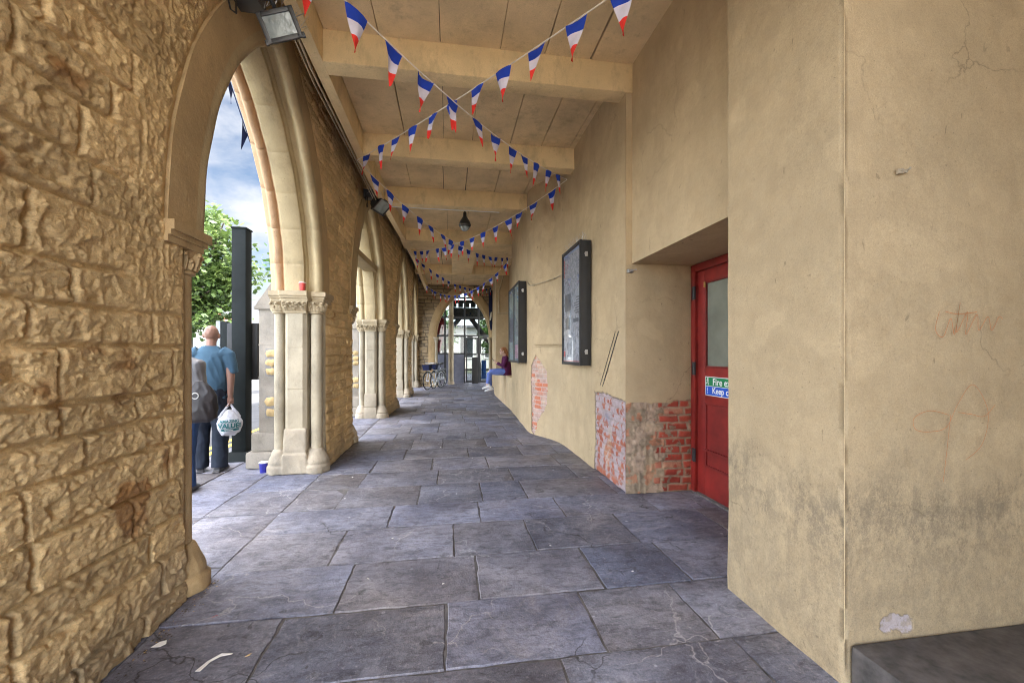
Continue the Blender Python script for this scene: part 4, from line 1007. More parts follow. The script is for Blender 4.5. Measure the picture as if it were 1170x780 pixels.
for z in (.32, 1.18, 1.93):
    hb = MB(); Bx(hb, DX - .036, DX - .028, 3.715, 3.775, z, z + .13, None, .002); hb.tube([(DX - .038, 3.735, z), (DX - .038, 3.735, z + .13)], .009, 8); hb.build('hinge', 'blackmetal', dr)
Bx(MB(), DX - .012, DX + .004, 3.60, 3.618, 2.035, 2.085, None, .002).build('door_closer', 'brass', dr)
# safety sign: green strip over blue strip
sg = thing('safety_sign', 'green and blue safety sign reading Fire exit Keep clear on the red door', 'sign', (DX, 3.36, 1.08))
mb = MB(); xs = DX - .004; Bx(mb, xs, xs + .003, 3.12, 3.60, .995, 1.175, None, .0012); pl = mb.build('backing', 'white', sg)
mb = MB(); mb.box(xs - .0008, xs + .001, 3.128, 3.592, 1.088, 1.168); mb.build('green_panel', 'green_sign', sg)
mb = MB(); mb.box(xs - .0008, xs + .001, 3.128, 3.592, 1.002, 1.083); mb.build('blue_panel', 'blue_sign', sg)
def facing_left(y, z, x): return Matrix.Translation((x, y, z)) @ Matrix.Rotation(R(-90), 4, 'Z') @ Matrix.Rotation(R(90), 4, 'X')
mb = MB(); text_into(mb, 'Fire exit', .088, facing_left(3.34, 1.126, xs - .0016), 0, .0004, .0015); mb.build('lettering', 'white', sg, False)
mb = MB(); text_into(mb, 'Keep clear', .080, facing_left(3.32, 1.044, xs - .0016), 0, .0004, .0015); mb.build('lettering', 'white', sg, False)
mb = MB(); xx = xs - .0016
def disc(mb, y, z, r, x=xx): mb.add([(x, y + r * math.cos(2 * PI * k / 20), z + r * math.sin(2 * PI * k / 20)) for k in range(20)], [tuple(range(20))])
def bar(mb, a, b, wd, x=xx):
    d = Vector((b[0] - a[0], b[1] - a[1])).normalized(); n = Vector((-d.y, d.x)) * wd / 2
    mb.add([(x, a[0] + n.x, a[1] + n.y), (x, a[0] - n.x, a[1] - n.y), (x, b[0] - n.x, b[1] - n.y), (x, b[0] + n.x, b[1] + n.y)], [(0, 1, 2, 3)])
disc(mb, 3.562, 1.156, .007)                                   # running figure in a doorway
for a, b in (((3.563, 1.148), (3.568, 1.124)), ((3.568, 1.124), (3.556, 1.112)), ((3.556, 1.112), (3.553, 1.097)), ((3.568, 1.124), (3.578, 1.113)), ((3.578, 1.113), (3.586, 1.104)), ((3.563, 1.144), (3.552, 1.134)), ((3.563, 1.144), (3.577, 1.136))): bar(mb, a, b, .006)
bar(mb, (3.545, 1.164), (3.545, 1.094), .004)
bar(mb, (3.562, 1.072), (3.562, 1.036), .008); disc(mb, 3.562, 1.022, .0055)
mb.build('pictogram', 'white', sg, False)

# ================================================================== POSTER CASES ON THE WALL
def poster_case(name, label, y0, y1, z0, z1, xf, xb, panels, mat, seed):
    t = thing(name, label, 'poster case', (xb, (y0 + y1) / 2, z0), group='black poster cases on the plaster wall')
    mb = MB(); Bx(mb, xf + .012, xb, y0, y1, z0, z1, None, .006); t0 = mb.build('case', 'black', t)
    fw = .038; mb = MB(); x0, x1 = xf - .012, xf + .0125
    Bx(mb, x0, x1, y0 - .004, y0 + fw, z0 - .004, z1 + .004); Bx(mb, x0, x1, y1 - fw, y1 + .004, z0 - .004, z1 + .004)
    Bx(mb, x0 + .001, x1, y0 + fw, y1 - fw, z0 - .004, z0 + fw); Bx(mb, x0 + .001, x1, y0 + fw, y1 - fw, z1 - fw, z1 + .004)
    if panels == 2: ym = y0 + (y1 - y0) * .46; Bx(mb, x0 + .001, x1, ym - .025, ym + .025, z0 + fw, z1 - fw)
    mb.build('frame', 'black', t)
    mb = MB(); mb.box(xf + .004, xf + .0105, y0 + fw - .002, y1 - fw + .002, z0 + fw - .002, z1 - fw + .002); po = mb.build('poster', mat, t)
    rg = random.Random(seed); mb = MB(); X = xf + .0032
    def blk(a, b, c, d, mi): mb.add([(X, a, c), (X, b, c), (X, b, d), (X, a, d)], [(0, 1, 2, 3)], mi)
    h = z1 - z0
    if panels == 1:
        for k in range(5): blk(y1 - .11, y1 - .075, z1 - .14 - k * .05, z1 - .105 - k * .05, 0)          # a column of red characters
        blk(y1 - .38, y1 - .10, z0 + .72, z0 + .95, 1); blk(y1 - .34, y1 - .14, z0 + .47, z0 + .63, 1); blk(y0 + .1, y0 + .33, z0 + .55, z0 + .60, 1)
        for k in range(7): blk(y0 + .08, y0 + rg.uniform(.2, .36), z0 + .66 + k * .032, z0 + .675 + k * .032, 1)
        blk(y0 + .045, y1 - .045, z0 + .042, z0 + .052, 0); blk(y1 - .13, y1 - .06, z0 + .1, z0 + .18, 0); blk(y0 + .045, y1 - .045, z1 - .075, z1 - .045, 2)
    else:
        for k in range(9): blk(y0 + .08, y0 + rg.uniform(.25, .5), z0 + .5 + k * .05, z0 + .525 + k * .05, 1)
        blk(y0 + .06, y0 + .5, z0 + .08, z0 + .34, 3); blk(y1 - .55, y1 - .1, z0 + .4, z0 + .9, 1)
    for mi, mn in enumerate(('poster_red', 'ink', 'pale_blue_ink', 'pink_ink')):
        fs = [f for f, q in zip(mb.f, mb.mi) if q == mi]
        if fs: m2 = MB(); m2.v = mb.v; m2.f = fs; m2.mi = [0] * len(fs); oo = m2.build('print', mn, po, False); bm = bmesh.new(); bm.from_mesh(oo.data); bmesh.ops.delete(bm, geom=[v for v in bm.verts if not v.link_faces], context='VERTS'); bm.to_mesh(oo.data); bm.free()
    mb = MB(); mb.box(xf - .002, xf + .0005, y0 + fw, y1 - fw, z0 + fw, z1 - fw); mb.build('pane', 'glass', t)
    for z in (z0 + .17, z1 - .17):
        l = MB(); l.tube([(xf + .06, y0 - .016, z), (xf + .06, y0 + .01, z)], .017, 12); l.box(xf + .05, xf + .085, y0 - .010, y0 + .004, z - .032, z + .026, bev=.004); l.build('lock', 'steel', t)
    if panels == 1:
        sp = MB()
        for k in range(34):
            y = y0 + (y1 - y0) * (k + .5) / 34; a = rg.uniform(-.5, .5); x = rg.uniform(xf + .05, xb - .02)
            sp.tube([(x, y, z1 - .005), (x - .10 * math.cos(a) * rg.uniform(.1, .8), y + .08 * math.sin(a * 2), z1 + rg.uniform(.07, .115))], .0014, 4)
        sp.build('bird_spikes', 'steel', t)
    return t
M['ink'] = gen('grey_ink', (.14, .145, .19), .5); M['pale_blue_ink'] = gen('pale_blue_ink', (.25, .32, .55), .5); M['pink_ink'] = gen('pink_ink', (.45, .25, .33), .5)
poster_case('poster_case', 'shallow black poster case topped with bird spikes, between the two bare brick patches', 4.79, 5.61, 1.245, 2.785, 1.584, 1.712, 1, 'poster', 3)
poster_case('poster_case', 'wide black poster case with two panes above the seated woman', 7.33, 8.62, 1.215, 2.715, 1.25, 1.40, 2, 'poster_b', 8)

# ---- small fittings on the walls
def tube_solo(name, pts, r, mat, label, cat, n=6): 
    return solo(name, MB().tube(pts, r, n), mat, label, cat, pts[0])
mb = MB(); mb.tube([(1.708, 5.61, 2.66), (1.712, 5.8, 2.62), (1.705, 6.05, 2.60), (1.64, 6.3, 2.585), (1.53, 6.58, 2.57), (1.42, 6.83, 2.56), (1.38, 7.02, 2.58), (1.378, 7.25, 2.70)], .011, 6)
for p in ((1.712, 5.8, 2.62), (1.64, 6.3, 2.585), (1.42, 6.83, 2.56)): mb.box(p[0] - .016, p[0] + .012, p[1] - .02, p[1] + .02, p[2] - .016, p[2] + .016, bev=.004)
solo('conduit_cable', mb, 'cable', 'painted cable clipped along the plaster between the two poster cases', 'cable', (1.71, 5.61, 2.66))
mb = MB(); mb.tube([(1.942, 9.7, 2.72), (1.942, 10.5, 2.70), (1.942, 12.2, 2.72), (1.942, 13.3, 2.72)], .018, 8); mb.tube([(1.942, 13.38, 2.72), (1.75, 13.388, 2.72), (1.54, 13.388, 2.71)], .018, 8); mb.tube([(1.60, 13.386, 2.71), (1.60, 13.386, 3.4), (1.70, 13.386, 3.75), (1.75, 13.37, 3.97)], .02, 8)
solo('conduit_pipe', mb, 'cable', 'painted conduit pipe running round the seat niche', 'pipe', (1.942, 9.7, 2.72))
mb = MB()
for dz, dy in ((0, 0), (-.03, .01)): mb.tube([(1.700 + .008, 5.70, 1.545 + dz), (1.69 + .002, 6.05, 1.54 + dz), (1.63, 6.3, 1.54 + dz), (1.52, 6.6, 1.545 + dz), (1.435, 6.80, 1.545 + dz)], .010, 6)
mb.build('raised_repair', 'plaster_plain', pw)
mb = MB(); mb.tube([(1.717, 3.98, 1.62), (1.717, 4.42, 1.02)], .005, 5); mb.tube([(1.717, 4.06, 1.62), (1.717, 4.50, 1.02)], .0035, 5); mb.build('scored_line', 'blackmetal', pw)
mb = MB(); mb.box(1.73, 1.79, 3.785, 3.815, 2.19, 2.225, bev=.004); mb.tube([(1.76, 3.79, 2.205), (1.76, 3.75, 2.205), (1.80, 3.735, 2.212)], .007, 6)
solo('wall_hook', mb, 'steel', 'small metal hook under the corner of the door recess', 'hook', (1.76, 3.81, 2.2))
mb = MB(); mb.M = Matrix.Translation((1.895, 1.47, 2.172)) @ Matrix.Scale(.58, 4) @ Matrix.Rotation(R(-6), 4, 'Y') @ Matrix.Translation((-1.895, -1.47, -2.172))
mb.box(1.872, 1.925, 1.452, 1.472, 2.155, 2.19, bev=.003); mb.box(1.92, 1.965, 1.458, 1.472, 2.160, 2.185, bev=.004); mb.tube([(1.966, 1.472, 2.18), (1.966, 1.45, 2.182), (1.972, 1.445, 2.195)], .007, 6); mb.ball((1.893, 1.449, 2.173), .005, sub=1); mb.M = Matrix.Identity(4)
solo('wall_clip', mb, 'bare', 'small tan painted metal clip screwed high on the pier front', 'clip', (1.895, 1.47, 2.165))
mb = MB(); mb.tube([(1.6335, 1.4745, .19), (1.6335, 1.4745, 4.2)], .0022, 6); mb.build('corner_bead', 'plaster_plain', pr)

# ================================================================== FLOODLIGHTS, LAMP, CABLES
def floodlight(loc, rot, label, roll=0, W=.17, Hh=.125):
    t = thing('floodlight', label, 'floodlight', loc, 0, 'floodlights over the arches')
    Rm = Vector(rot).to_track_quat('Y', 'Z').to_matrix().to_4x4() @ Matrix.Rotation(roll, 4, 'Y')
    def part(name, mb, mat, par=t): 
        return place(name, mb.mesh(name, mat), par, False)
    mb = MB(); mb.M = Rm; D = .05
    mb.add([(-W, 0, -Hh), (W, 0, -Hh), (W, 0, Hh), (-W, 0, Hh), (-W * .8, -D * 2.2, -Hh * .7), (W * .8, -D * 2.2, -Hh * .7), (W * .8, -D * 2.2, Hh * .8), (-W * .8, -D * 2.2, Hh * .8)],
           [(4, 7, 6, 5), (0, 4, 5, 1), (1, 5, 6, 2), (2, 6, 7, 3), (3, 7, 4, 0), (0, 1, 2, 3)])
    for k in range(7): x = -W * .7 + k * W * .233; mb.box(x - .004, x + .004, -D * 2.2 - .025, -D * 2.2 + .002, -Hh * .6, Hh * .7)
    hd = part('housing', mb, 'blackmetal')
    mb = MB(); mb.M = Rm
    for (a, b, c, d) in ((-W - .008, -W + .022, -Hh - .008, Hh + .008), (W - .022, W + .008, -Hh - .008, Hh + .008), (-W + .022, W - .022, -Hh - .008, -Hh + .02), (-W + .022, W - .022, Hh - .02, Hh + .008)): mb.box(a, b, -.006, .016, c, d, bev=.003)
    for x in (-W - .012, W + .012): mb.box(x - .01, x + .01, -.01, .02, -Hh - .012, -Hh + .02, bev=.003)
    part('bezel', mb, 'blackmetal')
    mb = MB(); mb.M = Rm; mb.box(-W + .02, W - .02, .001, .007, -Hh + .018, Hh - .018); part('lens', mb, 'lampglass')
    mb = MB(); p = Rm @ Vector((0, -.12, .05))
    mb.tube([(p.x, p.y, p.z), (-.05, -.02, .16), (-.16, 0, .18)], .018, 8); mb.box(-.29, -.12, -.08, .08, .12, .26, bev=.01)
    part('bracket', mb, 'blackmetal')
    rg = random.Random(3); mb = MB()
    for k in range(46):
        y = rg.uniform(-.25, .25); x = rg.uniform(-.20, .06)
        mb.tube([(x, y, .13), (x + rg.uniform(-.03, .09), y + rg.uniform(-.07, .07), .13 + rg.uniform(.06, .13))], .0018, 4)
    part('bird_spikes', mb, 'steel')
    mb = MB(); mb.tube([(-.22, -.08, .14), (-.21, -.15, .02), (-.20, -.17, -.08), (-.20, -.24, -.11), (-.21, -.27, -.02), (-.22, -.26, .13)], .006, 6); part('flex', mb, 'blackcable')
    return t
floodlight((-1.17, 3.05, 3.68), (.12, -.95, -.32), 'black floodlight over the nearest street arch, beside a looped cable', R(21), .115, .085)
floodlight((-1.15, 7.22, 3.90), (.9, -.35, -1.0), 'black floodlight over the second street arch, beyond the nearest stone pier')
mb = MB(); mb.tube([(-1.225, 3.3, 4.0), (-1.24, 3.9, 3.962), (-1.232, 5.0, 3.955), (-1.23, 6.2, 3.958), (-1.225, 7.6, 3.965)], .010, 6); mb.tube([(-1.26, 3.4, 3.99), (-1.275, 4.1, 3.95), (-1.26, 5.2, 3.95), (-1.26, 7.5, 3.96)], .006, 6)
solo('lighting_cable', mb, 'cable', 'pale cables running along the edge beam between the two floodlights', 'cable', (-1.225, 3.3, 4.0))
t = thing('pendant_lamp', 'small bell shaped pendant lamp hanging under the ceiling beams', 'lamp', (.28, 7.75, 3.72))
mb = MB(); mb.lathe([(.10, .06), (.115, .085), (.118, .10), (.09, .17), (.05, .23), (.035, .26), (.03, .33), (.012, .35), (.012, .53)], 20, (.28, 7.75, 3.72)); mb.build('shade', 'blackmetal', t)
mb = MB(); mb.lathe([(.0, -.02), (.05, -.01), (.082, .03), (.092, .07), (.085, .085)], 18, (.28, 7.75, 3.72), caps=False); mb.build('globe', 'lampglass', t)
mb = MB(); mb.tube([(GX0 + .0, 7.46, 4.02), (1.30, 7.46, 4.02)], .016, 8); mb.tube([(GX0, 7.44, 3.985), (.9, 7.44, 3.985)], .012, 8); solo('ceiling_conduit', mb, 'white', 'pale conduit pipes along the back of a ceiling beam near the lamp', 'pipe', (GX0, 7.46, 4.0))

# ================================================================== BUNTING
rgb_ = random.Random(12)
def bunting(label, P0, P1, sag, mats, group, n, size=.25, start=.03, end=.97, cordmat='cord', facing=None):
    P0 = Vector(P0); P1 = Vector(P1); t = thing('bunting', label, 'bunting', P0, 0, group)
    def at(u): p = P0.lerp(P1, u); p.z -= 4 * sag * u * (1 - u); return p
    pts = [at(k / 40) - P0 for k in range(41)]
    place('cord', MB().tube(pts, .0055, 5).mesh('cord', cordmat), t, False)
    for k in range(n):
        u = start + (end - start) * (k + .5 + rgb_.uniform(-.11, .11)) / n
        L = (P1 - P0).length; hw = size * .325 / L
        a, b = at(u - hw) - P0, at(u + hw) - P0; mid = (a + b) / 2
        along = (b - a).normalized()
        sw = rgb_.uniform(-.3, .3); nrm = along.cross(Vector((0, 0, -1))).normalized()
        down = (Vector((0, 0, -1)) + nrm * sw + along * rgb_.uniform(-.09, .09)).normalized()
        h = size * rgb_.uniform(.97, 1.05)
        tip = mid + down * h
        mb = MB(); rows = [0, .16, .31, .47, .63, .82, 1.0]; cols = 4; vs = []; cv = rgb_.uniform(-.028, .028); cv2 = rgb_.uniform(-.012, .012)
        for r_ in rows:
            for c in range(cols + 1):
                q = c / cols; p = (a + (b - a) * q).lerp(tip, r_) + nrm * (cv * math.sin(PI * q) * (1 - r_) + cv2 * math.sin(r_ * 5 + q * 4)); vs.append(p)
        for i in range(len(rows) - 1):
            mi = 0 if rows[i + 1] <= .32 else (1 if rows[i + 1] <= .64 else 2)
            fs = []
            for c in range(cols):
                q = (i * 5 + c, i * 5 + c + 1, (i + 1) * 5 + c + 1, (i + 1) * 5 + c)
                mb.f.append(q if i < len(rows) - 2 else q); mb.mi.append(mi)
        mb.v = [tuple(v) for v in vs]
        me = mb.mesh('pennant', mats, True, 80)
        place('pennant', me, t, False)
    return t
FL = ['f_blue', 'f_white', 'f_red']; G = 'lines of blue, white and red pennants zigzagging under the ceiling'
bunting('tricolour pennant string from above the nearest arch to the plaster wall', (-1.2, 2.0, 3.72), (1.70, 5.78, 3.94), .215, FL, G, 13, .275)
bunting('tricolour pennant string from above the red door recess across to the stone arcade', (1.66, 1.65, 3.70), (-1.2, 5.57, 3.92), .06, FL, G, 13, .275)
bunting('tricolour pennant string from the nearest pier of the arcade back towards the seat niche', (-1.2, 5.57, 3.92), (1.62, 10.6, 3.93), .42, FL, G, 15, .28)
bunting('tricolour pennant string from above the first poster case to the second arcade pier', (1.70, 5.78, 3.94), (-1.02, 10.4, 3.93), .30, FL, G, 14, .28)
bunting('tricolour pennant string from the second pier of the arcade towards the far arch', (-1.02, 10.4, 3.93), (1.66, 15.6, 3.95), .42, FL, G, 15, .27)
bunting('tricolour pennant string sagging furthest down, in front of the end wall arch', (1.62, 10.6, 3.93), (-.98, 15.6, 4.02), .72, FL, G, 15, .27)
bunting('dark pennant string hanging outside the nearest arch against the sky', (-2.42, 4.75, 4.62), (-2.38, 6.35, 3.10), .06, ['navycloth'] * 3, None, 5, .27, cordmat='navycloth')
mb = MB(); mb.tube([(-2.06, 5.10, 3.44), (-2.13, 5.09, 3.44), (-2.13, 5.09, 3.39), (-2.12, 5.09, 3.35), (-2.09, 5.09, 3.335), (-2.07, 5.09, 3.35), (-2.07, 5.09, 3.375)], .007, 6)
solo('iron_hook', mb, 'blackmetal', 'small black iron hook sticking out from the nearest arch edge', 'hook', (-2.06, 5.10, 3.44))

# ================================================================== STREET FURNITURE
t = thing('sign_post', 'tall dark square post on a pyramid foot at the kerb', 'post', (-2.72, 5.86, 0))
x, y = -2.72, 5.86
mb = MB(); mb.add([(x - .19, y - .19, 0), (x + .19, y - .19, 0), (x + .19, y + .19, 0), (x - .19, y + .19, 0), (x - .11, y - .11, .11), (x + .11, y - .11, .11), (x + .11, y + .11, .11), (x - .11, y + .11, .11)], [(0, 1, 5, 4), (1, 2, 6, 5), (2, 3, 7, 6), (3, 0, 4, 7), (4, 5, 6, 7)]); mb.build('foot', 'post', t, ang=20)
mb = MB(); mb.box(x - .085, x + .085, y - .085, y + .085, .105, 3.02, bev=.008); mb.build('shaft', 'post', t)
mb = MB(); mb.box(x - .095, x + .095, y - .095, y + .095, 3.02, 3.04, bev=.006); mb.build('cap', 'post', t)
t = thing('sign_board', 'dark information board fixed to the back of the kerbside post', 'sign', (-2.76, 6.02, 1.05))
mb = MB(); mb.box(-2.95, -2.57, 5.955, 6.05, 1.04, 1.80, bev=.006); mb.build('panel', 'black', t)
mb = MB(); mb.box(-3.03, -2.95, 5.962, 6.043, 1.02, 1.82, bev=.006); mb.build('frame', 'post', t)
mb = MB(); mb.box(-3.085, -3.03, 5.958, 6.047, 1.015, 1.825, bev=.006); mb.build('edge_strip', 'postedge', t)
# cups
def cup(loc, label, r, h, mats, tilt=0):
    t = thing('paper_cup', label, 'cup', loc)
    mb = MB(); mb.lathe([(r * .76, 0), (r * .78, .002), (r * .97, h * .93), (r, h * .93)], 20); place('body', mb.mesh('body', mats[0]), t, False)
    mb = MB(); mb.lathe([(r * 1.02, h * .9), (r * 1.06, h * .92), (r * 1.05, h * .97), (r * .9, h), (r * .5, h * .995)], 20); place('lid', mb.mesh('lid', mats[1]), t, False); return t
cup((-2.16, 5.16, 0), 'blue paper cup standing on the paving by the nearest shaft', .048, .125, ('cupblue', 'white'))
cup((-1.68, 5.00, 2.112), 'red and white paper cup left on top of the carved capital', .036, .10, ('cupred', 'white'))

# ---- litter on the flags
def scrap(name, pts, mat, label, cat='litter', h=.004):
    mb = MB(); n = len(pts); rg = random.Random(len(pts) * 7 + int(pts[0][0] * 100))
    zt = [h + rg.uniform(.0, .008) for _ in pts]
    mb.add([(a, b, z) for (a, b), z in zip(pts, zt)] + [(a, b, z + .0015) for (a, b), z in zip(pts, zt)], [tuple(range(n))[::-1], tuple(range(n, 2 * n))] + [(i, (i + 1) % n, n + (i + 1) % n, n + i) for i in range(n)])
    return solo(name, mb, mat, label, cat, (pts[0][0], pts[0][1], .003), smooth=False)
scrap('paper_strip', [(-1.10, 1.965), (-1.085, 2.03), (-1.045, 2.068), (-.995, 2.062), (-.995, 2.050), (-1.04, 2.050), (-1.068, 2.02), (-1.08, 1.965)], 'paper', 'bent strip of white paper on the flags near the rough stone wall')
scrap('paper_scrap', [(-1.395, 2.155), (-1.38, 2.19), (-1.355, 2.20), (-1.345, 2.18), (-1.36, 2.16)], 'paper', 'torn white paper scrap close to the foot of the rough stone wall')
for k, (x, y) in enumerate([(-1.24, 2.36), (-.93, 2.03)]): scrap('leaf', [(x, y), (x + .016, y + .006), (x + .022, y + .016), (x + .008, y + .012)], 'cupred' if k == 0 else 'yellowstone', ['small red wrapper scrap beside the rough stone wall', 'small orange leaf scrap next to the bent paper strip'][k])
rg = random.Random(9)
for k in range(16):
    x, y = rg.uniform(-1.1, 1.4), rg.uniform(2.0, 7.5)
    o = scrap('crumb', [(x, y), (x + .014, y + .004), (x + .012, y + .014), (x + .001, y + .011)], 'paper', 'tiny white crumb of litter on the flagstones', h=.004); o['group'] = 'tiny white crumbs of litter on the flagstones'

# ================================================================== BICYCLES
def bicycle(loc, rotz, label):
    t = thing('bicycle', label, 'bicycle', loc, rotz, 'bicycles by the far arch')
    def P(name, mb, mat, par=t): return place(name, mb.mesh(name, mat), par, False)
    r = .335
    for x in (-.52, .52):
        w_ = MB(); pts = [(x + (r - .012) * math.cos(a), 0, r + (r - .012) * math.sin(a)) for a in [2 * PI * k / 36 for k in range(36)]]; w_.tube(pts, .019, 8, closed=True); wh = P('wheel', w_, 'tyre')
        w_ = MB(); pts = [(x + (r - .036) * math.cos(a), 0, r + (r - .036) * math.sin(a)) for a in [2 * PI * k / 36 for k in range(36)]]; w_.tube(pts, .010, 6, closed=True)
        for k in range(16): a = 2 * PI * k / 16; w_.tube([(x, .02 * (-1) ** k, r), (x + (r - .036) * math.cos(a), 0, r + (r - .036) * math.sin(a))], .0022, 4)
        w_.tube([(x, -.05, r), (x, .05, r)], .018, 8); P('rim', w_, 'steel', wh)
        m_ = MB(); m_.tube([(x + (r + .02) * math.cos(a), 0, r + (r + .02) * math.sin(a)) for a in [R(20 + 150 * k / 14) if x > 0 else R(15 + 165 * k / 14) for k in range(15)]], .014, 6); P('mudguard', m_, 'blackmetal')
    f = MB()
    bb = (-.06, 0, .29); st = (-.20, 0, .80); hd1 = (.36, 0, .84); hd0 = (.39, 0, .70); rx = (-.52, 0, r)
    for a, b, q in ((bb, st, .016), (bb, hd0, .02), ((-.16, 0, .66), hd1, .016), (hd0, hd1, .019)): f.tube([a, b], q, 8)
    for s in (-.05, .05): f.tube([bb, (rx[0], s, rx[2])], .010, 6); f.tube([(-.19, 0, .76), (rx[0], s, rx[2])], .009, 6); f.tube([hd0, (.43, s, .6), (.52, s, r)], .012, 6)
    P('frame', f, 'bikeframe')
    h = MB(); h.tube([hd1, (.34, 0, .95), (.38, 0, .98)], .013, 8); h.tube([(.22, -.28, 1.0), (.33, -.2, 1.0), (.38, 0, .99), (.33, .2, 1.0), (.22, .28, 1.0)], .012, 8); hb = P('handlebar', h, 'steel')
    for s in (-1, 1): g = MB(); g.tube([(.19, s * .285, 1.0), (.29, s * .23, 1.0)], .018, 8); P('grip', g, 'black', hb)
    s = MB(); s.tube([(-.36, 0, .93), (-.30, 0, .935), (-.18, 0, .92), (-.08, 0, .915)], [(.075, .02), (.085, .03), (.045, .025), (.018, .015)], 10); s.tube([st, (-.225, 0, .90)], .012, 8); P('saddle', s, 'black')
    b = MB(); b.add([(.44, -.12, .74), (.64, -.12, .74), (.64, .12, .74), (.44, .12, .74), (.42, -.15, .95), (.68, -.15, .95), (.68, .15, .95), (.42, .15, .95)], [(0, 3, 2, 1), (0, 1, 5, 4), (1, 2, 6, 5), (2, 3, 7, 6), (3, 0, 4, 7), (4, 5, 6, 7)]); P('basket', b, 'basket')
    c = MB(); c.tube([(bb[0], -.05, .29), (bb[0] + .0, .05, .29)], .03, 10); c.lathe([(.09, -.004), (.09, .004)], 20); 
    c2 = MB(); c2.M = Matrix.Translation((bb[0], -.045, .29)) @ Matrix.Rotation(R(90), 4, 'X'); c2.lathe([(.09, -.003), (.09, .003)], 20); c2.M = Matrix.Identity(4)
    c2.tube([(bb[0], -.06, .29), (bb[0] + .1, -.06, .16)], .01, 6); c2.tube([(bb[0], .06, .29), (bb[0] - .1, .06, .42)], .01, 6); c2.box(bb[0] + .06, bb[0] + .15, -.15, -.07, .145, .165); c2.box(bb[0] - .15, bb[0] - .06, .07, .15, .41, .43); P('crankset', c2, 'steel')
    k = MB(); k.box(-.72, -.36, -.07, .07, .735, .75); k.tube([(-.62, .06, .735), (-.52, .05, r)], .006, 5); k.tube([(-.62, -.06, .735), (-.52, -.05, r)], .006, 5); P('rack', k, 'blackmetal')
    return t
bicycle((-.60, 16.2, .0), R(243), 'silver bicycle with a navy front basket parked in front of the far arch')
bicycle((-.45, 16.75, .0), R(250), 'second silver bicycle standing behind the one nearest the flagstones')
# ================================================================== PEOPLE
def hand(mb, wrist, d, palm_n, side, curl=.5, sc=1):
    """palm, four unequal bent fingers and a thumb leaving the side of the palm; d = pointing direction, palm_n = palm normal"""
    w_ = Vector(wrist); d = Vector(d).normalized(); n = Vector(palm_n).normalized(); n = (n - d * n.dot(d)).normalized(); s = d.cross(n).normalized() * side
    mb.tube([w_, w_ + d * .035 * sc, w_ + d * .09 * sc], [(.026 * sc, .022 * sc), (.036 * sc, .019 * sc), (.036 * sc, .016 * sc)], 10) if abs(d.z) > .8 else mb.tube([w_, w_ + d * .035 * sc, w_ + d * .09 * sc], .024 * sc, 10)
    for k, ln in enumerate((.070, .080, .074, .058)):
        o = w_ + d * (.085 - .004 * abs(k - 1.3)) * sc + s * (.030 - .020 * k) * sc
        p = [o - d * .02 * sc]; dirn = d.copy()
        p.append(o)
        for q, f in enumerate((.42, .33, .25)):
            ang = curl * (.5 + .45 * q); dirn = (d * math.cos(ang) + n * math.sin(ang)).normalized(); p.append(p[-1] + dirn * ln * f * sc)
        mb.tube(p, [.0095 * sc, .0095 * sc, .009 * sc, .0082 * sc, .007 * sc], 7); mb.ball(p[-1], .0072 * sc, sub=1)
    o = w_ + d * .03 * sc + s * .026 * sc
    p = [o - s * .01 * sc, o + s * .018 * sc + d * .022 * sc + n * .006 * sc, o + s * .022 * sc + d * .048 * sc + n * .018 * sc, o + s * .014 * sc + d * .068 * sc + n * .028 * sc]
    mb.tube(p, [.014 * sc, .0125 * sc, .0105 * sc, .008 * sc], 7); mb.ball(p[-1], .0082 * sc, sub=1)
def limb(mb, pts, rs, n=12):
    mb.tube(pts, rs, n)
    for p, r in zip(pts, rs): mb.ball(p, r if not hasattr(r, '__len__') else (r[0], r[1], min(r)), sub=2)
def head(mb, c, k=1, tilt=0):
    c = Vector(c)
    mb.ball(c + Vector((0, -.008, .018)) * k, (.076 * k, .098 * k, .098 * k)); mb.ball(c + Vector((0, .026, -.045)) * k, (.058 * k, .066 * k, .070 * k)); mb.ball(c + Vector((0, .055, -.088)) * k, (.030 * k, .028 * k, .024 * k))
    mb.tube([c + Vector((0, .086, .012)) * k, c + Vector((0, .106, -.024)) * k, c + Vector((0, .094, -.034)) * k], [.009 * k, .015 * k, .013 * k], 8)      # nose
    for s in (-1, 1):
        mb.ball(c + Vector((s * .078, -.005, -.012)) * k, (.012 * k, .022 * k, .034 * k))                                     # ear
        mb.ball(c + Vector((s * .030, .083, .028)) * k, (.024 * k, .012 * k, .009 * k)); mb.ball(c + Vector((s * .038, .066, -.03)) * k, (.022 * k, .018 * k, .02 * k))
def face_bits(t, body, c, k=1):
    c = Vector(c)
    for s in (-1, 1):
        mb = MB(); mb.ball(c + Vector((s * .030, .084, .008)) * k, .0105 * k); place('eye', mb.mesh('eye', 'eye'), body, False)
    mb = MB(); mb.ball(c + Vector((0, .088, -.058)) * k, (.024 * k, .008 * k, .008 * k)); place('mouth', mb.mesh('mouth', 'lip'), body, False)
def shoe(mb, ank, yaw=0, k=1, pitch=0):
    old = mb.M; mb.M = Matrix.Translation(ank) @ Matrix.Rotation(yaw, 4, 'Z') @ Matrix.Rotation(pitch, 4, 'X')
    mb.tube([(0, -.075 * k, -.045 * k), (0, -.02 * k, -.035 * k), (0, .07 * k, -.048 * k), (0, .15 * k, -.058 * k), (0, .185 * k, -.062 * k)], [(.036 * k, .035 * k), (.042 * k, .046 * k), (.046 * k, .033 * k), (.044 * k, .023 * k), (.026 * k, .016 * k)], 12)
    mb.tube([(0, -.02 * k, -.03 * k), (0, -.02 * k, .045 * k)], [.045 * k, .043 * k], 12); mb.box(-.044 * k, .044 * k, -.105 * k, .185 * k, -.083 * k, -.062 * k, bev=.012 * k)
    mb.M = old
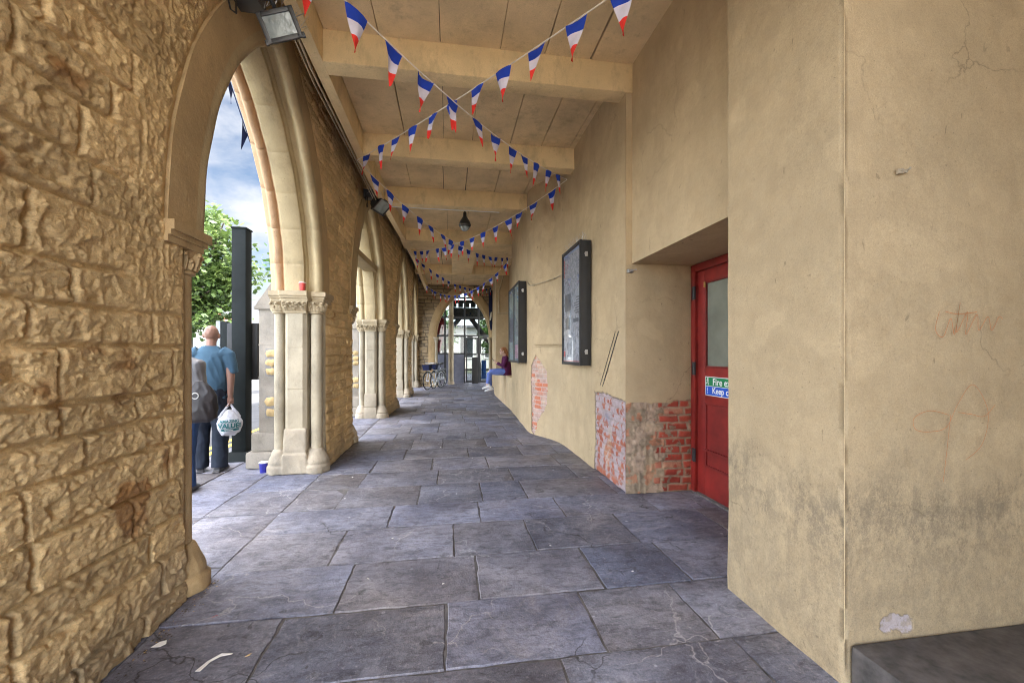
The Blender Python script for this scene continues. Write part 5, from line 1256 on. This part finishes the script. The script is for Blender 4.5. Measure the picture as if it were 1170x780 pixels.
# ---- man with the carrier bag
man = thing('person', 'bald man in a blue T-shirt and dark jeans holding a white carrier bag, back turned', 'person', (-2.80, 5.30, 0), R(14))
def part(name, me, par): return place(name, me, par, False)
b = MB()
HC = (0, .035, 1.615)
head(b, HC)
limb(b, [(0, -.01, 1.42), (0, .015, 1.54)], [.062, .056]); 
b.tube([(0, 0, .88), (0, 0, 1.02), (0, -.005, 1.2), (0, -.005, 1.36), (0, -.01, 1.45)], [(.165, .115), (.16, .12), (.172, .12), (.175, .105), (.10, .07)], 20)
limb(b, [(.165, -.01, 1.385), (.212, -.05, 1.12), (.21, -.06, .895)], [.058, .043, .030]); hand(b, (.21, -.06, .885), (0, .02, -1), (-1, .0, .0), 1, .95)
limb(b, [(-.165, -.01, 1.385), (-.212, .01, 1.13), (-.16, .21, 1.03)], [.058, .043, .030]); hand(b, (-.155, .215, 1.025), (.3, 1, -.15), (.3, 0, -1), -1, .5)
limb(b, [(.088, 0, .88), (.10, .02, .48), (.095, -.03, .09)], [.092, .060, .042]); limb(b, [(-.088, 0, .88), (-.10, .05, .49), (-.105, .03, .09)], [.092, .060, .042])
body = part('body', remesh(b, 'body', 'skin', .0075, 2), man)
face_bits(man, body, HC)
hm = MB(); hm.ball(Vector(HC) + Vector((0, -.012, .006)), (.0785, .0995, .070)); part('cropped_hair', hm.mesh('cropped_hair', 'stubble'), man) if False else None
t_ = MB(); t_.tube([(0, 0, .86), (0, 0, .98), (0, -.005, 1.15), (0, -.01, 1.30), (0, -.012, 1.41), (0, -.008, 1.475)], [(.178, .145), (.172, .148), (.178, .138), (.188, .126), (.148, .096), (.078, .070)], 24)
for s in (-1, 1): t_.tube([(s * .11, -.01, 1.40), (s * .168, -.012, 1.375), (s * .20, -.016, 1.23), (s * .210, -.01, 1.16)], [.080, .078, .070, .072], 14)
part('t_shirt', remesh(t_, 't_shirt', 'tee', .009, 3, .013, 7, 4), man)
tr = MB(); tr.tube([(0, 0, .80), (0, 0, .90), (0, 0, .985)], [(.19, .145), (.196, .148), (.182, .138)], 20)
for (hp, kn, an) in (((.09, 0, .86), (.10, .02, .48), (.095, -.03, .10)), ((-.09, 0, .86), (-.10, .05, .49), (-.105, .03, .10))): tr.tube([hp, ((hp[0] + kn[0]) / 2, (hp[1] + kn[1]) / 2, .67), kn, (an[0], (an[1] + kn[1]) / 2, .28), (an[0], an[1], .05)], [.115, .102, .084, .078, .084], 14)
part('jeans', remesh(tr, 'jeans', 'denim', .011, 3, .009, 8, 7), man)
for (an, yw) in (((.095, -.03, .085), -.15), ((-.105, .03, .085), .2)): sh = MB(); shoe(sh, an, yw); part('shoe', remesh(sh, 'shoe', 'shoe', .008, 2), man)
# ---- carrier bag
HB = Vector((-2.80, 5.30, 0)) + Matrix.Rotation(R(14), 3, 'Z') @ Vector((.205, -.075, .79))
bag = thing('carrier_bag', 'white plastic carrier bag with teal lettering hanging from the bald man\'s hand', 'bag', (HB.x, HB.y, HB.z - .43 * .86), R(26)); bag.scale = (.84, .84, .86)
prof = [(0, .05, .04), (.012, .085, .06), (.05, .118, .082), (.12, .150, .094), (.19, .152, .086), (.25, .120, .062), (.31, .075, .036), (.355, .040, .020)]
def bagr(z): 
    zs = [p[0] for p in prof]; return np.interp(z, zs, [p[1] for p in prof]), np.interp(z, zs, [p[2] for p in prof])
mb = MB(); mb.tube([(0, 0, p[0]) for p in prof], [(p[1], p[2]) for p in prof], 36)
me = remesh(mb, 'body', 'plasticbag', .007, 2, .009, 12, 3); bb_ = part('body', me, bag)
for s in (-1, 1):
    hd = MB(); 
    vs = []; pts = [(s * .105, -.01, .245), (s * .085, -.012, .31), (s * .045, -.01, .37), (s * .012, 0, .425), (s * .004, 0, .44)]
    hd.tube(pts, [(.035, .010), (.026, .009), (.018, .009), (.014, .010), (.012, .010)], 10); part('handle', remesh(hd, 'handle', 'plasticbag', .005, 2, .003, 20, 2), bag)
def wrap(mb):
    mb.v = [(x, -(bagr(z)[1] * math.sqrt(max(.05, 1 - (x / bagr(z)[0]) ** 2))) - .011 + (y + .1) * .3, z) for (x, y, z) in mb.v]
fm = lambda x, z: Matrix.Translation((x, -.1, z)) @ Matrix.Rotation(R(90), 4, 'X')
mb = MB(); text_into(mb, 'AMAZING', .050, fm(-.002, .205), 0, .0006, .002); wrap(mb); mb.build('lettering', 'teal', bb_, False, world=False)
mb = MB(); text_into(mb, 'VALUE!', .082, fm(.0, .145), 0, .0006, .0035); wrap(mb); mb.build('lettering', 'teal', bb_, False, world=False)
mb = MB()
for k in range(14): x0 = -.095 + k * .0145; mb.add([(x0, -.1, .078), (x0 + .0146, -.1, .078), (x0 + .0146, -.1, .106), (x0, -.1, .106)], [(0, 1, 2, 3)])
wrap(mb); mb.build('printed_band', 'teal', bb_, False, world=False)
mb = MB(); text_into(mb, 'everyday', .030, fm(-.01, .092), 0, .0006, .0008); wrap(mb); mb.v = [(x, y - .003, z) for x, y, z in mb.v]; mb.build('lettering', 'white', bb_, False, world=False)
# ---- walker with the shoulder bag, half hidden by the near pier
wk = thing('person', 'person in a grey jacket and blue jeans, half hidden by the near stone wall', 'person', (-2.675, 4.50, 0), R(4))
b = MB(); HC2 = (0, .04, 1.50); head(b, HC2, .95); limb(b, [(0, -.01, 1.32), (0, .02, 1.44)], [.052, .048])
b.tube([(0, 0, .84), (0, 0, .98), (0, 0, 1.12), (0, -.005, 1.27), (0, -.01, 1.34)], [(.16, .11), (.14, .10), (.15, .10), (.155, .095), (.08, .06)], 20)
limb(b, [(.165, -.01, 1.285), (.215, -.03, 1.04), (.19, .10, .86)], [.05, .038, .027]); hand(b, (.19, .105, .855), (0, .3, -1), (-1, 0, 0), 1, .6, .92)
limb(b, [(-.165, -.01, 1.285), (-.215, .02, 1.04), (-.16, .20, .93)], [.05, .038, .027]); hand(b, (-.16, .205, .925), (.1, 1, -.3), (1, 0, 0), -1, .6, .92)
limb(b, [(.085, 0, .83), (.09, -.01, .45), (.085, .02, .09)], [.088, .056, .038]); limb(b, [(-.085, 0, .83), (-.09, .12, .46), (-.085, .14, .09)], [.088, .056, .038])
body2 = part('body', remesh(b, 'body', 'skin_pale', .0085, 2), wk); face_bits(wk, body2, HC2, .95)
hm = MB(); hm.ball((0, .015, 1.535), (.086, .104, .098)); hm.tube([(0, -.055, 1.53), (0, -.075, 1.44), (0, -.065, 1.33)], [(.08, .05), (.085, .045), (.05, .02)], 14); part('hair', remesh(hm, 'hair', 'hair', .010, 2, .006, 22, 5), wk)
j = MB(); j.tube([(0, 0, .82), (0, 0, .92), (0, 0, 1.08), (0, -.005, 1.22), (0, -.01, 1.31), (0, -.006, 1.375)], [(.192, .145), (.182, .138), (.176, .128), (.182, .125), (.145, .095), (.075, .07)], 22)
j.tube([(.11, -.01, 1.295), (.17, -.012, 1.28), (.22, -.03, 1.04), (.195, .08, .89)], [.072, .072, .062, .050], 14); j.tube([(-.11, -.01, 1.295), (-.17, -.012, 1.28), (-.22, .02, 1.04), (-.165, .18, .95)], [.072, .072, .062, .050], 14)
part('jacket', remesh(j, 'jacket', 'jacket', .011, 4, .011, 8, 14), wk)
tr = MB(); tr.tube([(0, 0, .76), (0, 0, .90)], [(.178, .128), (.17, .122)], 18)
for pts in ([(.087, 0, .82), (.09, -.01, .45), (.085, .02, .06)], [(-.087, 0, .82), (-.09, .12, .46), (-.085, .14, .06)]): tr.tube([pts[0], tuple((a + c) / 2 for a, c in zip(pts[0], pts[1])), pts[1], tuple((a + c) / 2 for a, c in zip(pts[1], pts[2])), pts[2]], [.105, .09, .07, .06, .062], 14)
part('jeans', remesh(tr, 'jeans', 'denim_blue', .011, 3, .007, 9, 17), wk)
for an in ((.085, .02, .085), (-.085, .14, .085)): sh = MB(); shoe(sh, an, 0, .92); part('shoe', remesh(sh, 'shoe', 'shoe', .008, 2), wk)
hb = thing('shoulder_bag', 'slouchy dark brown leather shoulder bag hanging at the hip of the grey jacket', 'bag', (-2.385, 4.36, .73), R(12))
mb = MB(); mb.tube([(0, 0, 0), (0, 0, .03), (0, 0, .12), (.0, 0, .25), (-.01, 0, .34), (-.02, 0, .40)], [(.09, .04), (.13, .065), (.145, .075), (.12, .06), (.08, .035), (.03, .02)], 20); part('body', remesh(mb, 'body', 'leather', .009, 3, .010, 10, 6), hb)
mb = MB(); mb.tube([(-.10, -.02, .30), (-.11, -.03, .42), (-.16, -.02, .56), (-.13, .12, .60), (-.05, .2, .42), (.03, .1, .34), (.03, .02, .32)], [(.014, .008)] * 7, 8); part('strap', mb.mesh('strap', 'leather'), hb)
mb = MB(); mb.M = Matrix.Translation((-.03, -.068, .26)) @ Matrix.Rotation(R(90), 4, 'X'); mb.tube([(.028 * math.cos(2 * PI * k / 16), .028 * math.sin(2 * PI * k / 16), 0) for k in range(16)], .005, 6, closed=True); part('ring', mb.mesh('ring', 'steel'), hb)
# ---- seated woman
wm = thing('person', 'auburn haired woman in a plum top sitting on the stone ledge looking at her phone', 'person', (1.50, 10.95, .802), R(90))
k = .92; b = MB(); HC3 = (0, .075, .645); head(b, HC3, k); limb(b, [(0, .02, .49), (0, .05, .575)], [.046, .043])
b.tube([(0, -.01, .06), (0, -.02, .2), (0, -.005, .34), (0, .01, .45), (0, .015, .51)], [(.155, .105), (.135, .10), (.145, .10), (.145, .085), (.07, .05)], 18)
for s in (-1, 1):
    limb(b, [(s * .155, .01, .455), (s * .20, .07, .24), (s * .045, .25, .33)], [.046, .036, .025]); hand(b, (s * .045, .25, .33), (-s * .35, .8, .55), (-s * .4, -.5, .6), -s, .7, .85)
    zz = -.34 if s > 0 else -.26; yy = .42 if s > 0 else .50
    limb(b, [(s * .08, .03, .085), (s * .085, .43, .075), (s * .075, yy, zz)], [.082, .054, .036])
body3 = part('body', remesh(b, 'body', 'skin_pale', .0085, 2), wm); face_bits(wm, body3, HC3, k)
hm = MB(); hm.ball((0, .052, .672), (.080, .100, .090)); hm.tube([(0, -.0, .66), (0, -.03, .58), (0, -.035, .48)], [(.075, .06), (.07, .045), (.04, .025)], 14); part('hair', remesh(hm, 'hair', 'hair', .010, 2, .005, 24, 5), wm)
j = MB(); j.tube([(0, -.01, .0), (0, -.015, .10), (0, -.02, .22), (0, -.005, .36), (0, .012, .46), (0, .018, .515)], [(.195, .15), (.185, .14), (.16, .125), (.168, .118), (.135, .09), (.068, .06)], 20)
for s in (-1, 1): j.tube([(s * .11, .012, .465), (s * .16, .012, .45), (s * .205, .07, .24), (s * .07, .225, .315)], [.064, .064, .055, .042], 12)
part('top', remesh(j, 'top', 'purple', .011, 3, .008, 9, 21), wm)
tr = MB(); tr.tube([(0, -.02, .07), (0, .04, .08)], [(.17, .1), (.175, .1)], 16)
for s in (-1, 1):
    zz = -.30 if s > 0 else -.22; yy = .42 if s > 0 else .50
    tr.tube([(s * .082, .0, .088), (s * .085, .22, .088), (s * .085, .40, .085), (s * .085, .445, .03), (s * .08, (yy + .44) / 2, (zz) / 2), (s * .075, yy, zz)], [.098, .088, .072, .068, .058, .052], 14)
part('jeans', remesh(tr, 'jeans', 'jeans_l', .011, 3, .006, 10, 25), wm)
for s in (-1, 1): sh = MB(); shoe(sh, (s * .075, .42 if s > 0 else .50, -.345 if s > 0 else -.265), 0, .9, R(-12)); part('shoe', remesh(sh, 'shoe', 'white_shoe', .008, 2), wm)
ph = Vector((1.50, 10.95, .802)) + Matrix.Rotation(R(90), 3, 'Z') @ Vector((0, .335, .40))
mb = MB(); mb.M = Matrix.Translation(ph) @ Matrix.Rotation(R(90), 4, 'Z') @ Matrix.Rotation(R(-35), 4, 'X'); mb.box(-.035, .035, -.005, .005, -.07, .07, bev=.004)
solo('phone', mb, 'black', 'black phone in the seated woman\'s hands', 'phone', ph)

# ================================================================== TREES
def tree(label, loc, trunk_h, cz, rx, rz, nclump, nleaf, ls, leaf, seed, group='trees across the street', tr_=.32):
    rg = np.random.default_rng(seed); t = thing('tree', label, 'tree', loc, 0, group)
    mb = MB(); rp = random.Random(seed)
    mb.tube([(0, 0, -.3), (.02, .0, .3), (-.05, .05, trunk_h * .6), (.05, 0, trunk_h), (.0, .05, cz)], [tr_ * 1.4, tr_, tr_ * .85, tr_ * .75, tr_ * .35], 12)
    cl = []
    for i in range(nclump):
        v = rg.normal(size=3); v /= np.linalg.norm(v); r = rg.uniform(.35, 1.0) ** .6
        lump = 1 + .22 * math.sin(v[0] * 5 + seed) * math.cos(v[1] * 4 + v[2] * 3)
        cl.append((v[0] * rx * r * lump, v[1] * rx * r * lump, cz + v[2] * rz * r * lump))
    for i in range(16):
        p = cl[i * (len(cl) // 16)]; z0 = trunk_h * (.75 + .4 * rp.random())
        mid = (p[0] * .45, p[1] * .45, (z0 + p[2]) / 2 + .3); mb.tube([(0, 0, z0), mid, p], [tr_ * .4, tr_ * .22, .03], 6)
    place('trunk', mb.mesh('trunk', 'foliage_dummy'), t, False)
    V = []; 
    C = np.array(cl); n = nclump * nleaf
    cen = np.repeat(C, nleaf, 0) + rg.normal(size=(n, 3)) * np.array([1, 1, .75]) * (rx * .115)
    a = rg.normal(size=(n, 3)); a /= np.linalg.norm(a, axis=1)[:, None]; a[:, 2] *= .6
    b_ = np.cross(a, rg.normal(size=(n, 3))); b_ /= np.linalg.norm(b_, axis=1)[:, None]
    s = ls * rg.uniform(.6, 1.25, (n, 1))
    P = np.stack([cen - a * s, cen + b_ * s * .55 + a * s * .1, cen + a * s, cen - b_ * s * .55 + a * s * .1], 1).reshape(-1, 3)
    me = bpy.data.meshes.new('crown'); me.vertices.add(4 * n); me.vertices.foreach_set('co', P.astype(np.float32).ravel())
    me.loops.add(4 * n); me.loops.foreach_set('vertex_index', np.arange(4 * n, dtype=np.int32)); me.polygons.add(n)
    me.polygons.foreach_set('loop_start', np.arange(0, 4 * n, 4, dtype=np.int32)); me.polygons.foreach_set('loop_total', np.full(n, 4, np.int32)); me.update(calc_edges=True); me.materials.append(M[leaf])
    place('crown', me, t, False); return t
tree('big leafy green tree across the street, beyond the bald man', (-12.4, 21.5, 0), 2.6, 5.3, 2.75, 3.0, 190, 62, .17, 'leaf', 4)
tree('slim leafy tree at the kerb, partly behind the nearest stone pier', (-4.85, 14.6, 0), 2.8, 5.0, 1.05, 1.5, 60, 34, .10, 'leaf2', 9, tr_=.12)
tree('small green tree in front of the white house, seen through the glazed screen', (-1.2, 30, 0), 1.2, 2.9, 1.6, 1.6, 70, 40, .16, 'leaf2', 13, 'trees beyond the far arch', .12)
tree('small green tree beside the door of the glazed screen', (3.6, 29, 0), 1.2, 2.7, 1.5, 1.5, 70, 40, .16, 'leaf2', 15, 'trees beyond the far arch', .12)

# ================================================================== STREET BEYOND
def house(loc, label, wall, roof, wd=6.6, dp=8, ev=5.2, rg=7.0, seed=1):
    t = thing('house', label, 'house', loc, 0, 'terraced houses across the street')
    x, y, z = loc
    def P(n, mb, m, par=t): return mb.build(n, m, par)
    hw = wd / 2; mb = MB(); mb.box(x - dp, x, y - hw, y + hw, 0, ev)
    mb.add([(x, y - hw, ev), (x, y + hw, ev), (x - dp / 2, y - hw, rg - .05), (x - dp / 2, y + hw, rg - .05), (x - dp, y - hw, ev), (x - dp, y + hw, ev)], [(0, 2, 4), (1, 5, 3)])
    P('wall', mb, wall)
    mb = MB(); mb.add([(x + .25, y - hw - .02, ev - .1), (x + .25, y + hw + .02, ev - .1), (x - dp / 2, y + hw + .02, rg), (x - dp / 2, y - hw - .02, rg), (x - dp - .25, y - hw - .02, ev - .1), (x - dp - .25, y + hw + .02, ev - .1)], [(0, 1, 2, 3), (3, 2, 5, 4)]); rf = P('roof', mb, roof)
    mb = MB(); mb.box(x - dp / 2 - .5, x - dp / 2 + .5, y + hw - .9, y + hw - .2, rg - .6, rg + 1.05); mb.box(x - dp / 2 - .56, x - dp / 2 + .56, y + hw - .96, y + hw - .14, rg + .95, rg + 1.1)
    for q in (-.3, 0, .3): mb.lathe([(.11, 0), (.13, .25), (.10, .3)], 10, (x - dp / 2 + q, y + hw - .55, rg + 1.1))
    P('chimney', mb, 'house_brick', rf)
    for zz in (.9, 3.3):
        for yy in ((-1.5, 1.5) if zz > 2 else (-1.5,)):
            fr = MB(); a, b_ = y + yy - .6, y + yy + .6
            for (c, d, e, f) in ((a, a + .08, zz, zz + 1.5), (b_ - .08, b_, zz, zz + 1.5), (a + .08, b_ - .08, zz, zz + .08), (a + .08, b_ - .08, zz + 1.42, zz + 1.5), (a + .08, b_ - .08, zz + .72, zz + .78), (y + yy - .03, y + yy + .03, zz + .08, zz + .72), (y + yy - .03, y + yy + .03, zz + .78, zz + 1.42)): fr.box(x - .02, x + .05, c, d, e, f)
            fr.box(x, x + .12, a - .1, b_ + .1, zz - .1, zz); w_ = P('window', fr, 'white'); g = MB(); g.box(x - .01, x + .012, a + .07, b_ - .07, zz + .07, zz + 1.43); P('pane', g, 'darkglass', w_)
    d = MB(); d.box(x - .02, x + .05, y + 1.05, y + 1.95, 0.05, 2.1, bev=.02); P('door', d, 'reddoor' if seed % 2 else 'black')
for i, (yy, lab, wl, rfm) in enumerate(((42, 'cream rendered house behind the big street tree', 'render_cream', 'slate'), (49, 'white rendered house showing beside the bald man\'s head', 'render_white', 'slate'), (56, 'second white rendered house in the terrace, next to the cream one with red roof', 'render_white', 'slate'), (63, 'cream house with a red tiled roof in the terrace', 'render_cream', 'rooftile'), (70, 'red brick house with a tall chimney at the end of the terrace', 'house_brick', 'rooftile'))):
    house((-30.0, yy, 0), lab, wl, rfm, wd=6.9, seed=i)
def car(loc, rotz, label, paint, van=False):
    t = thing('van' if van else 'car', label, 'van' if van else 'car', loc, rotz, 'vehicles parked across the street')
    def P(n, mb, m, par=t, **k): return place(n, mb.mesh(n, m, **k), par, False)
    L, W = (4.8, .95) if van else (4.1, .86)
    if van: low = [(-2.4, .35), (2.4, .35), (2.42, .8), (2.2, 1.05), (1.55, 1.2), (1.2, 1.95), (-2.35, 2.0), (-2.4, 1.2)]; cab = None
    else: low = [(-2.05, .32), (2.05, .32), (2.08, .62), (1.9, .82), (1.0, .92), (-1.5, .95), (-2.0, .90), (-2.08, .6)]
    mb = MB(); n = len(low)
    sec = [(-W, .90, .0), (-W * .99, 1, 0), (W * .99, 1, 0), (W, .9, 0)]
    vs = []
    for x, kx in ((-W, .97), (-W * .93, 1.0), (W * .93, 1.0), (W, .97)): vs += [(x, p[0] * kx, .33 + (p[1] - .33) * (kx if p[1] > .5 else 1)) for p in low]
    fs = [tuple(range(n))[::-1], tuple(range(3 * n, 4 * n))]
    for q in range(3): fs += [(q * n + i, q * n + (i + 1) % n, (q + 1) * n + (i + 1) % n, (q + 1) * n + i) for i in range(n)]
    mb.add(vs, fs); bd = P('body', mb, paint)
    if not van:
        mb = MB(); lo = [(-1.75, .93), (.95, .90)]; hi = [(-1.25, 1.40), (.25, 1.42)]
        v = [(-W * .96, lo[0][0], lo[0][1]), (W * .96, lo[0][0], lo[0][1]), (W * .96, lo[1][0], lo[1][1]), (-W * .96, lo[1][0], lo[1][1]), (-W * .76, hi[0][0], hi[0][1]), (W * .76, hi[0][0], hi[0][1]), (W * .76, hi[1][0], hi[1][1]), (-W * .76, hi[1][0], hi[1][1])]
        mb.add(v, [(0, 1, 5, 4), (1, 2, 6, 5), (2, 3, 7, 6), (3, 0, 4, 7), (4, 5, 6, 7)]); P('window', mb, 'darkglass', bd)
        mb = MB(); mb.box(-W * .77, W * .77, hi[0][0] - .06, hi[1][0] + .06, 1.39, 1.45, bev=.02)
        for s in (-1, 1):
            for a, b_ in ((v[0], v[4]), (v[3], v[7])): mb.tube([(s * abs(a[0]), a[1], a[2]), (s * abs(b_[0]), b_[1], b_[2])], .035, 6)
            mb.tube([(s * W * .97, -.35, .92), (s * W * .77, -.35, 1.40)], .035, 6)
        P('roof', mb, paint)
    else:
        mb = MB(); mb.add([(-W * .85, 1.57, 1.23), (W * .85, 1.57, 1.23), (W * .8, 1.235, 1.90), (-W * .8, 1.235, 1.90)], [(0, 1, 2, 3)]); 
        for s in (-1, 1): mb.add([(s * (W + .004), .35, 1.2), (s * (W + .004), 1.4, 1.2), (s * (W + .004), 1.12, 1.8), (s * (W + .004), .35, 1.8)], [(0, 1, 2, 3)])
        P('window', mb, 'darkglass', bd)
    for x in (-W + .04, W - .04):
        for y in (-1.3, 1.3):
            wv = MB(); wv.M = Matrix.Translation((x, y, .32)) @ Matrix.Rotation(R(90), 4, 'Y'); wv.lathe([(.2, -.1), (.30, -.1), (.32, -.07), (.32, .07), (.30, .1), (.2, .1)], 20); wh = P('wheel', wv, 'tyre')
            wv = MB(); wv.M = Matrix.Translation((x, y, .32)) @ Matrix.Rotation(R(90), 4, 'Y'); wv.lathe([(.0, -.106), (.2, -.10), (.2, .10), (.0, .106)], 16, caps=False); P('rim', wv, 'steel', wh)
    for s in (-1, 1):
        for y, m in ((2.03 if not van else 2.36, 'lens'), (-2.03 if not van else -2.36, 'lens_red')): q = MB(); q.box(s * (W - .18) - .13, s * (W - .18) + .13, y - .06, y + .06, .64, .80, bev=.03); P('headlight' if m == 'lens' else 'tail_light', q, m)
    mb = MB(); mb.box(-W * .96, W * .96, L / 2 - .08, L / 2 + .02, .34, .5, bev=.03); mb.box(-W * .96, W * .96, -L / 2 - .02, -L / 2 + .08, .34, .5, bev=.03); P('bumper', mb, 'black')
car((-11.7, 21.6, -.12), R(4), 'pale blue car parked across the street beside the bald man', 'carpaint_b')
car((-11.7, 27.6, -.12), R(3), 'white panel van parked across the street by the kerbside post', 'carpaint_w', True)
car((-11.7, 33.4, -.12), R(3), 'grey car parked beyond the white van', 'carpaint_g')

# ================================================================== BEYOND THE FAR ARCH
gs = thing('glazed_screen', 'dark framed glazed screen with a door behind the far arch', 'glass screen', (.6, 19.0, 0))
Y0 = 19.0
mb = MB()
for x in (-1.0, -.22, .68, 1.33, 1.96): mb.box(x - .04, x + .04, Y0 - .05, Y0 + .05, 0, 4.8, bev=.005)
for z in (2.14, 3.0, 3.9): mb.box(-1.6, 2.2, Y0 - .045, Y0 + .045, z, z + .09, bev=.005)
mb.box(-1.6, .70, Y0 - .05, Y0 + .05, 1.32, 1.40, bev=.005); mb.build('frame', 'blackmetal', gs)
mb = MB(); mb.box(-1.6, .68, Y0 - .004, Y0 + .004, 1.4, 4.8); mb.box(.68, 2.2, Y0 - .004, Y0 + .004, 2.16, 4.8); mb.build('pane', 'screen_glass', gs)
mb = MB(); mb.box(-1.6, .64, Y0 - .04, Y0 + .04, .0, 1.32); mb.box(-1.6, .64, Y0 - .055, Y0 + .05, .62, .66); mb.build('low_panel', ['bluestone'], gs)
for (a, b_) in ((.735, 1.285), (1.375, 1.915)):
    d = MB()
    for (c, e, f, g_) in ((a, a + .06, .02, 2.12), (b_ - .06, b_, .02, 2.12), (a + .06, b_ - .06, .02, .12), (a + .06, b_ - .06, 1.30, 1.37), (a + .06, b_ - .06, 2.04, 2.12)): d.box(c, e, Y0 - .035, Y0 + .035, f, g_, bev=.004)
    dd = d.build('door', 'blackmetal', gs); d = MB(); d.box(a + .05, b_ - .05, Y0 - .004, Y0 + .004, .1, 2.05); d.build('pane', 'screen_glass', dd)
    d = MB(); hx = b_ - .04 if a < 1 else a + .04; d.tube([(hx, Y0 - .07, .95), (hx, Y0 - .07, 1.35)], .012, 8); d.build('handle', 'steel', dd)
mb = MB(); mb.box(1.0, 1.27, 18.60, 18.72, 0, 1.2, bev=.01); solo('black_panel', mb, 'black', 'tall narrow black panel standing in front of the glazed door', 'panel', (1.13, 18.66, 0))
mb = MB(); mb.box(1.50, 1.72, 19.5, 19.58, .15, 1.05, bev=.01); mb.box(1.495, 1.725, 19.49, 19.59, .55, .85, bev=.005); solo('blue_board', mb, 'bluebin', 'small blue board standing behind the glazed door', 'board', (1.61, 19.54, 0))
mb = MB(); mb.lathe([(.15, 0), (.15, .1), (.115, .14), (.11, 3.0), (.12, 3.02), (.14, 3.06), (.11, 3.1), (.11, 4.9)], 20, (.05, 18.35, 0)); solo('stone_column', mb, 'shaft', 'plain tan column standing just beyond the far arch', 'column', (.05, 18.35, 0))
tz = thing('steel_truss', 'dark steel gantry with diagonal braces behind the glazed screen', 'gantry', (.7, 21.5, 0))
mb = MB(); mb.box(.0, 1.75, 21.3, 21.7, 3.15, 3.75, bev=.02)
for k in range(5): mb.box(.1 + .33 * k, .35 + .33 * k, 21.27, 21.73, 3.8, 4.0)
mb.box(-.1, 1.85, 21.35, 21.65, 4.0, 4.15); mb.build('beam', 'blackmetal', tz)
for a, b_ in (((-.55, 1.9), (.5, 3.2)), ((2.1, 1.9), (1.1, 3.2))): mb = MB(); mb.tube([(a[0], 21.5, a[1]), (b_[0], 21.5, b_[1])], .14, 6); mb.build('brace', 'blackmetal', tz)
for x in (-.55, 2.1): mb = MB(); mb.box(x - .06, x + .06, 21.44, 21.56, 0, 2.0); mb.build('leg', 'blackmetal', tz)
rb = MB(); rb.tube([(-.62, 20.0, 1.45), (-.62, 20.0, 2.2), (-.6, 20.0, 2.9), (-.55, 20.0, 3.4)], [(.16, .16), (.30, .25), (.36, .3), (.1, .1)], 12); rb.box(-.66, -.58, 19.96, 20.04, 0, 1.5)
solo('red_parasol', rb, 'awning', 'furled red parasol behind the left of the glazed screen', 'parasol', (-.62, 20.0, 0))
wb = thing('white_building', 'white building with rows of dark windows seen through the glazed screen', 'building', (1, 36, 0))
mb = MB(); mb.box(-9, 12, 36, 42, 0, 3.6); mb.build('wall', 'render_white', wb); mb = MB(); mb.box(-9.3, 12.3, 35.7, 42.3, 3.6, 3.8); mb.build('roof', 'slate', wb)
for i in range(9):
    x = -8 + i * 2.2; f = MB(); 
    for (a, b_, c, d) in ((x, x + .1, .9, 2.9), (x + 1.2, x + 1.3, .9, 2.9), (x + .1, x + 1.2, .9, 1.0), (x + .1, x + 1.2, 2.8, 2.9), (x + .6, x + .7, 1.0, 2.8)): f.box(a, b_, 35.93, 36.02, c, d)
    w_ = f.build('window', 'white', wb); g = MB(); g.box(x + .05, x + 1.25, 35.96, 36.0, .95, 2.85); g.build('pane', 'darkglass', w_)
bn = thing('banner', 'dark furled banner with white streaks hanging at the edge of the far arch', 'banner', (1.70, 16.95, 2.3))
mb = MB(); mb.tube([(1.70, 16.95, 2.35), (1.70, 16.95, 2.6), (1.69, 16.95, 3.3), (1.68, 16.95, 4.0)], [(.03, .02), (.06, .03), (.08, .04), (.085, .04)], 12); place('cloth', remesh(mb, 'cloth', 'navycloth', .012, 2, .01, 12, 3), bn)
mb = MB(); mb.tube([(1.66, 16.91, 2.75), (1.69, 16.905, 2.95), (1.71, 16.905, 3.1)], [(.03, .006), (.04, .006), (.02, .006)], 8); mb.build('white_stripe', 'white', bn)
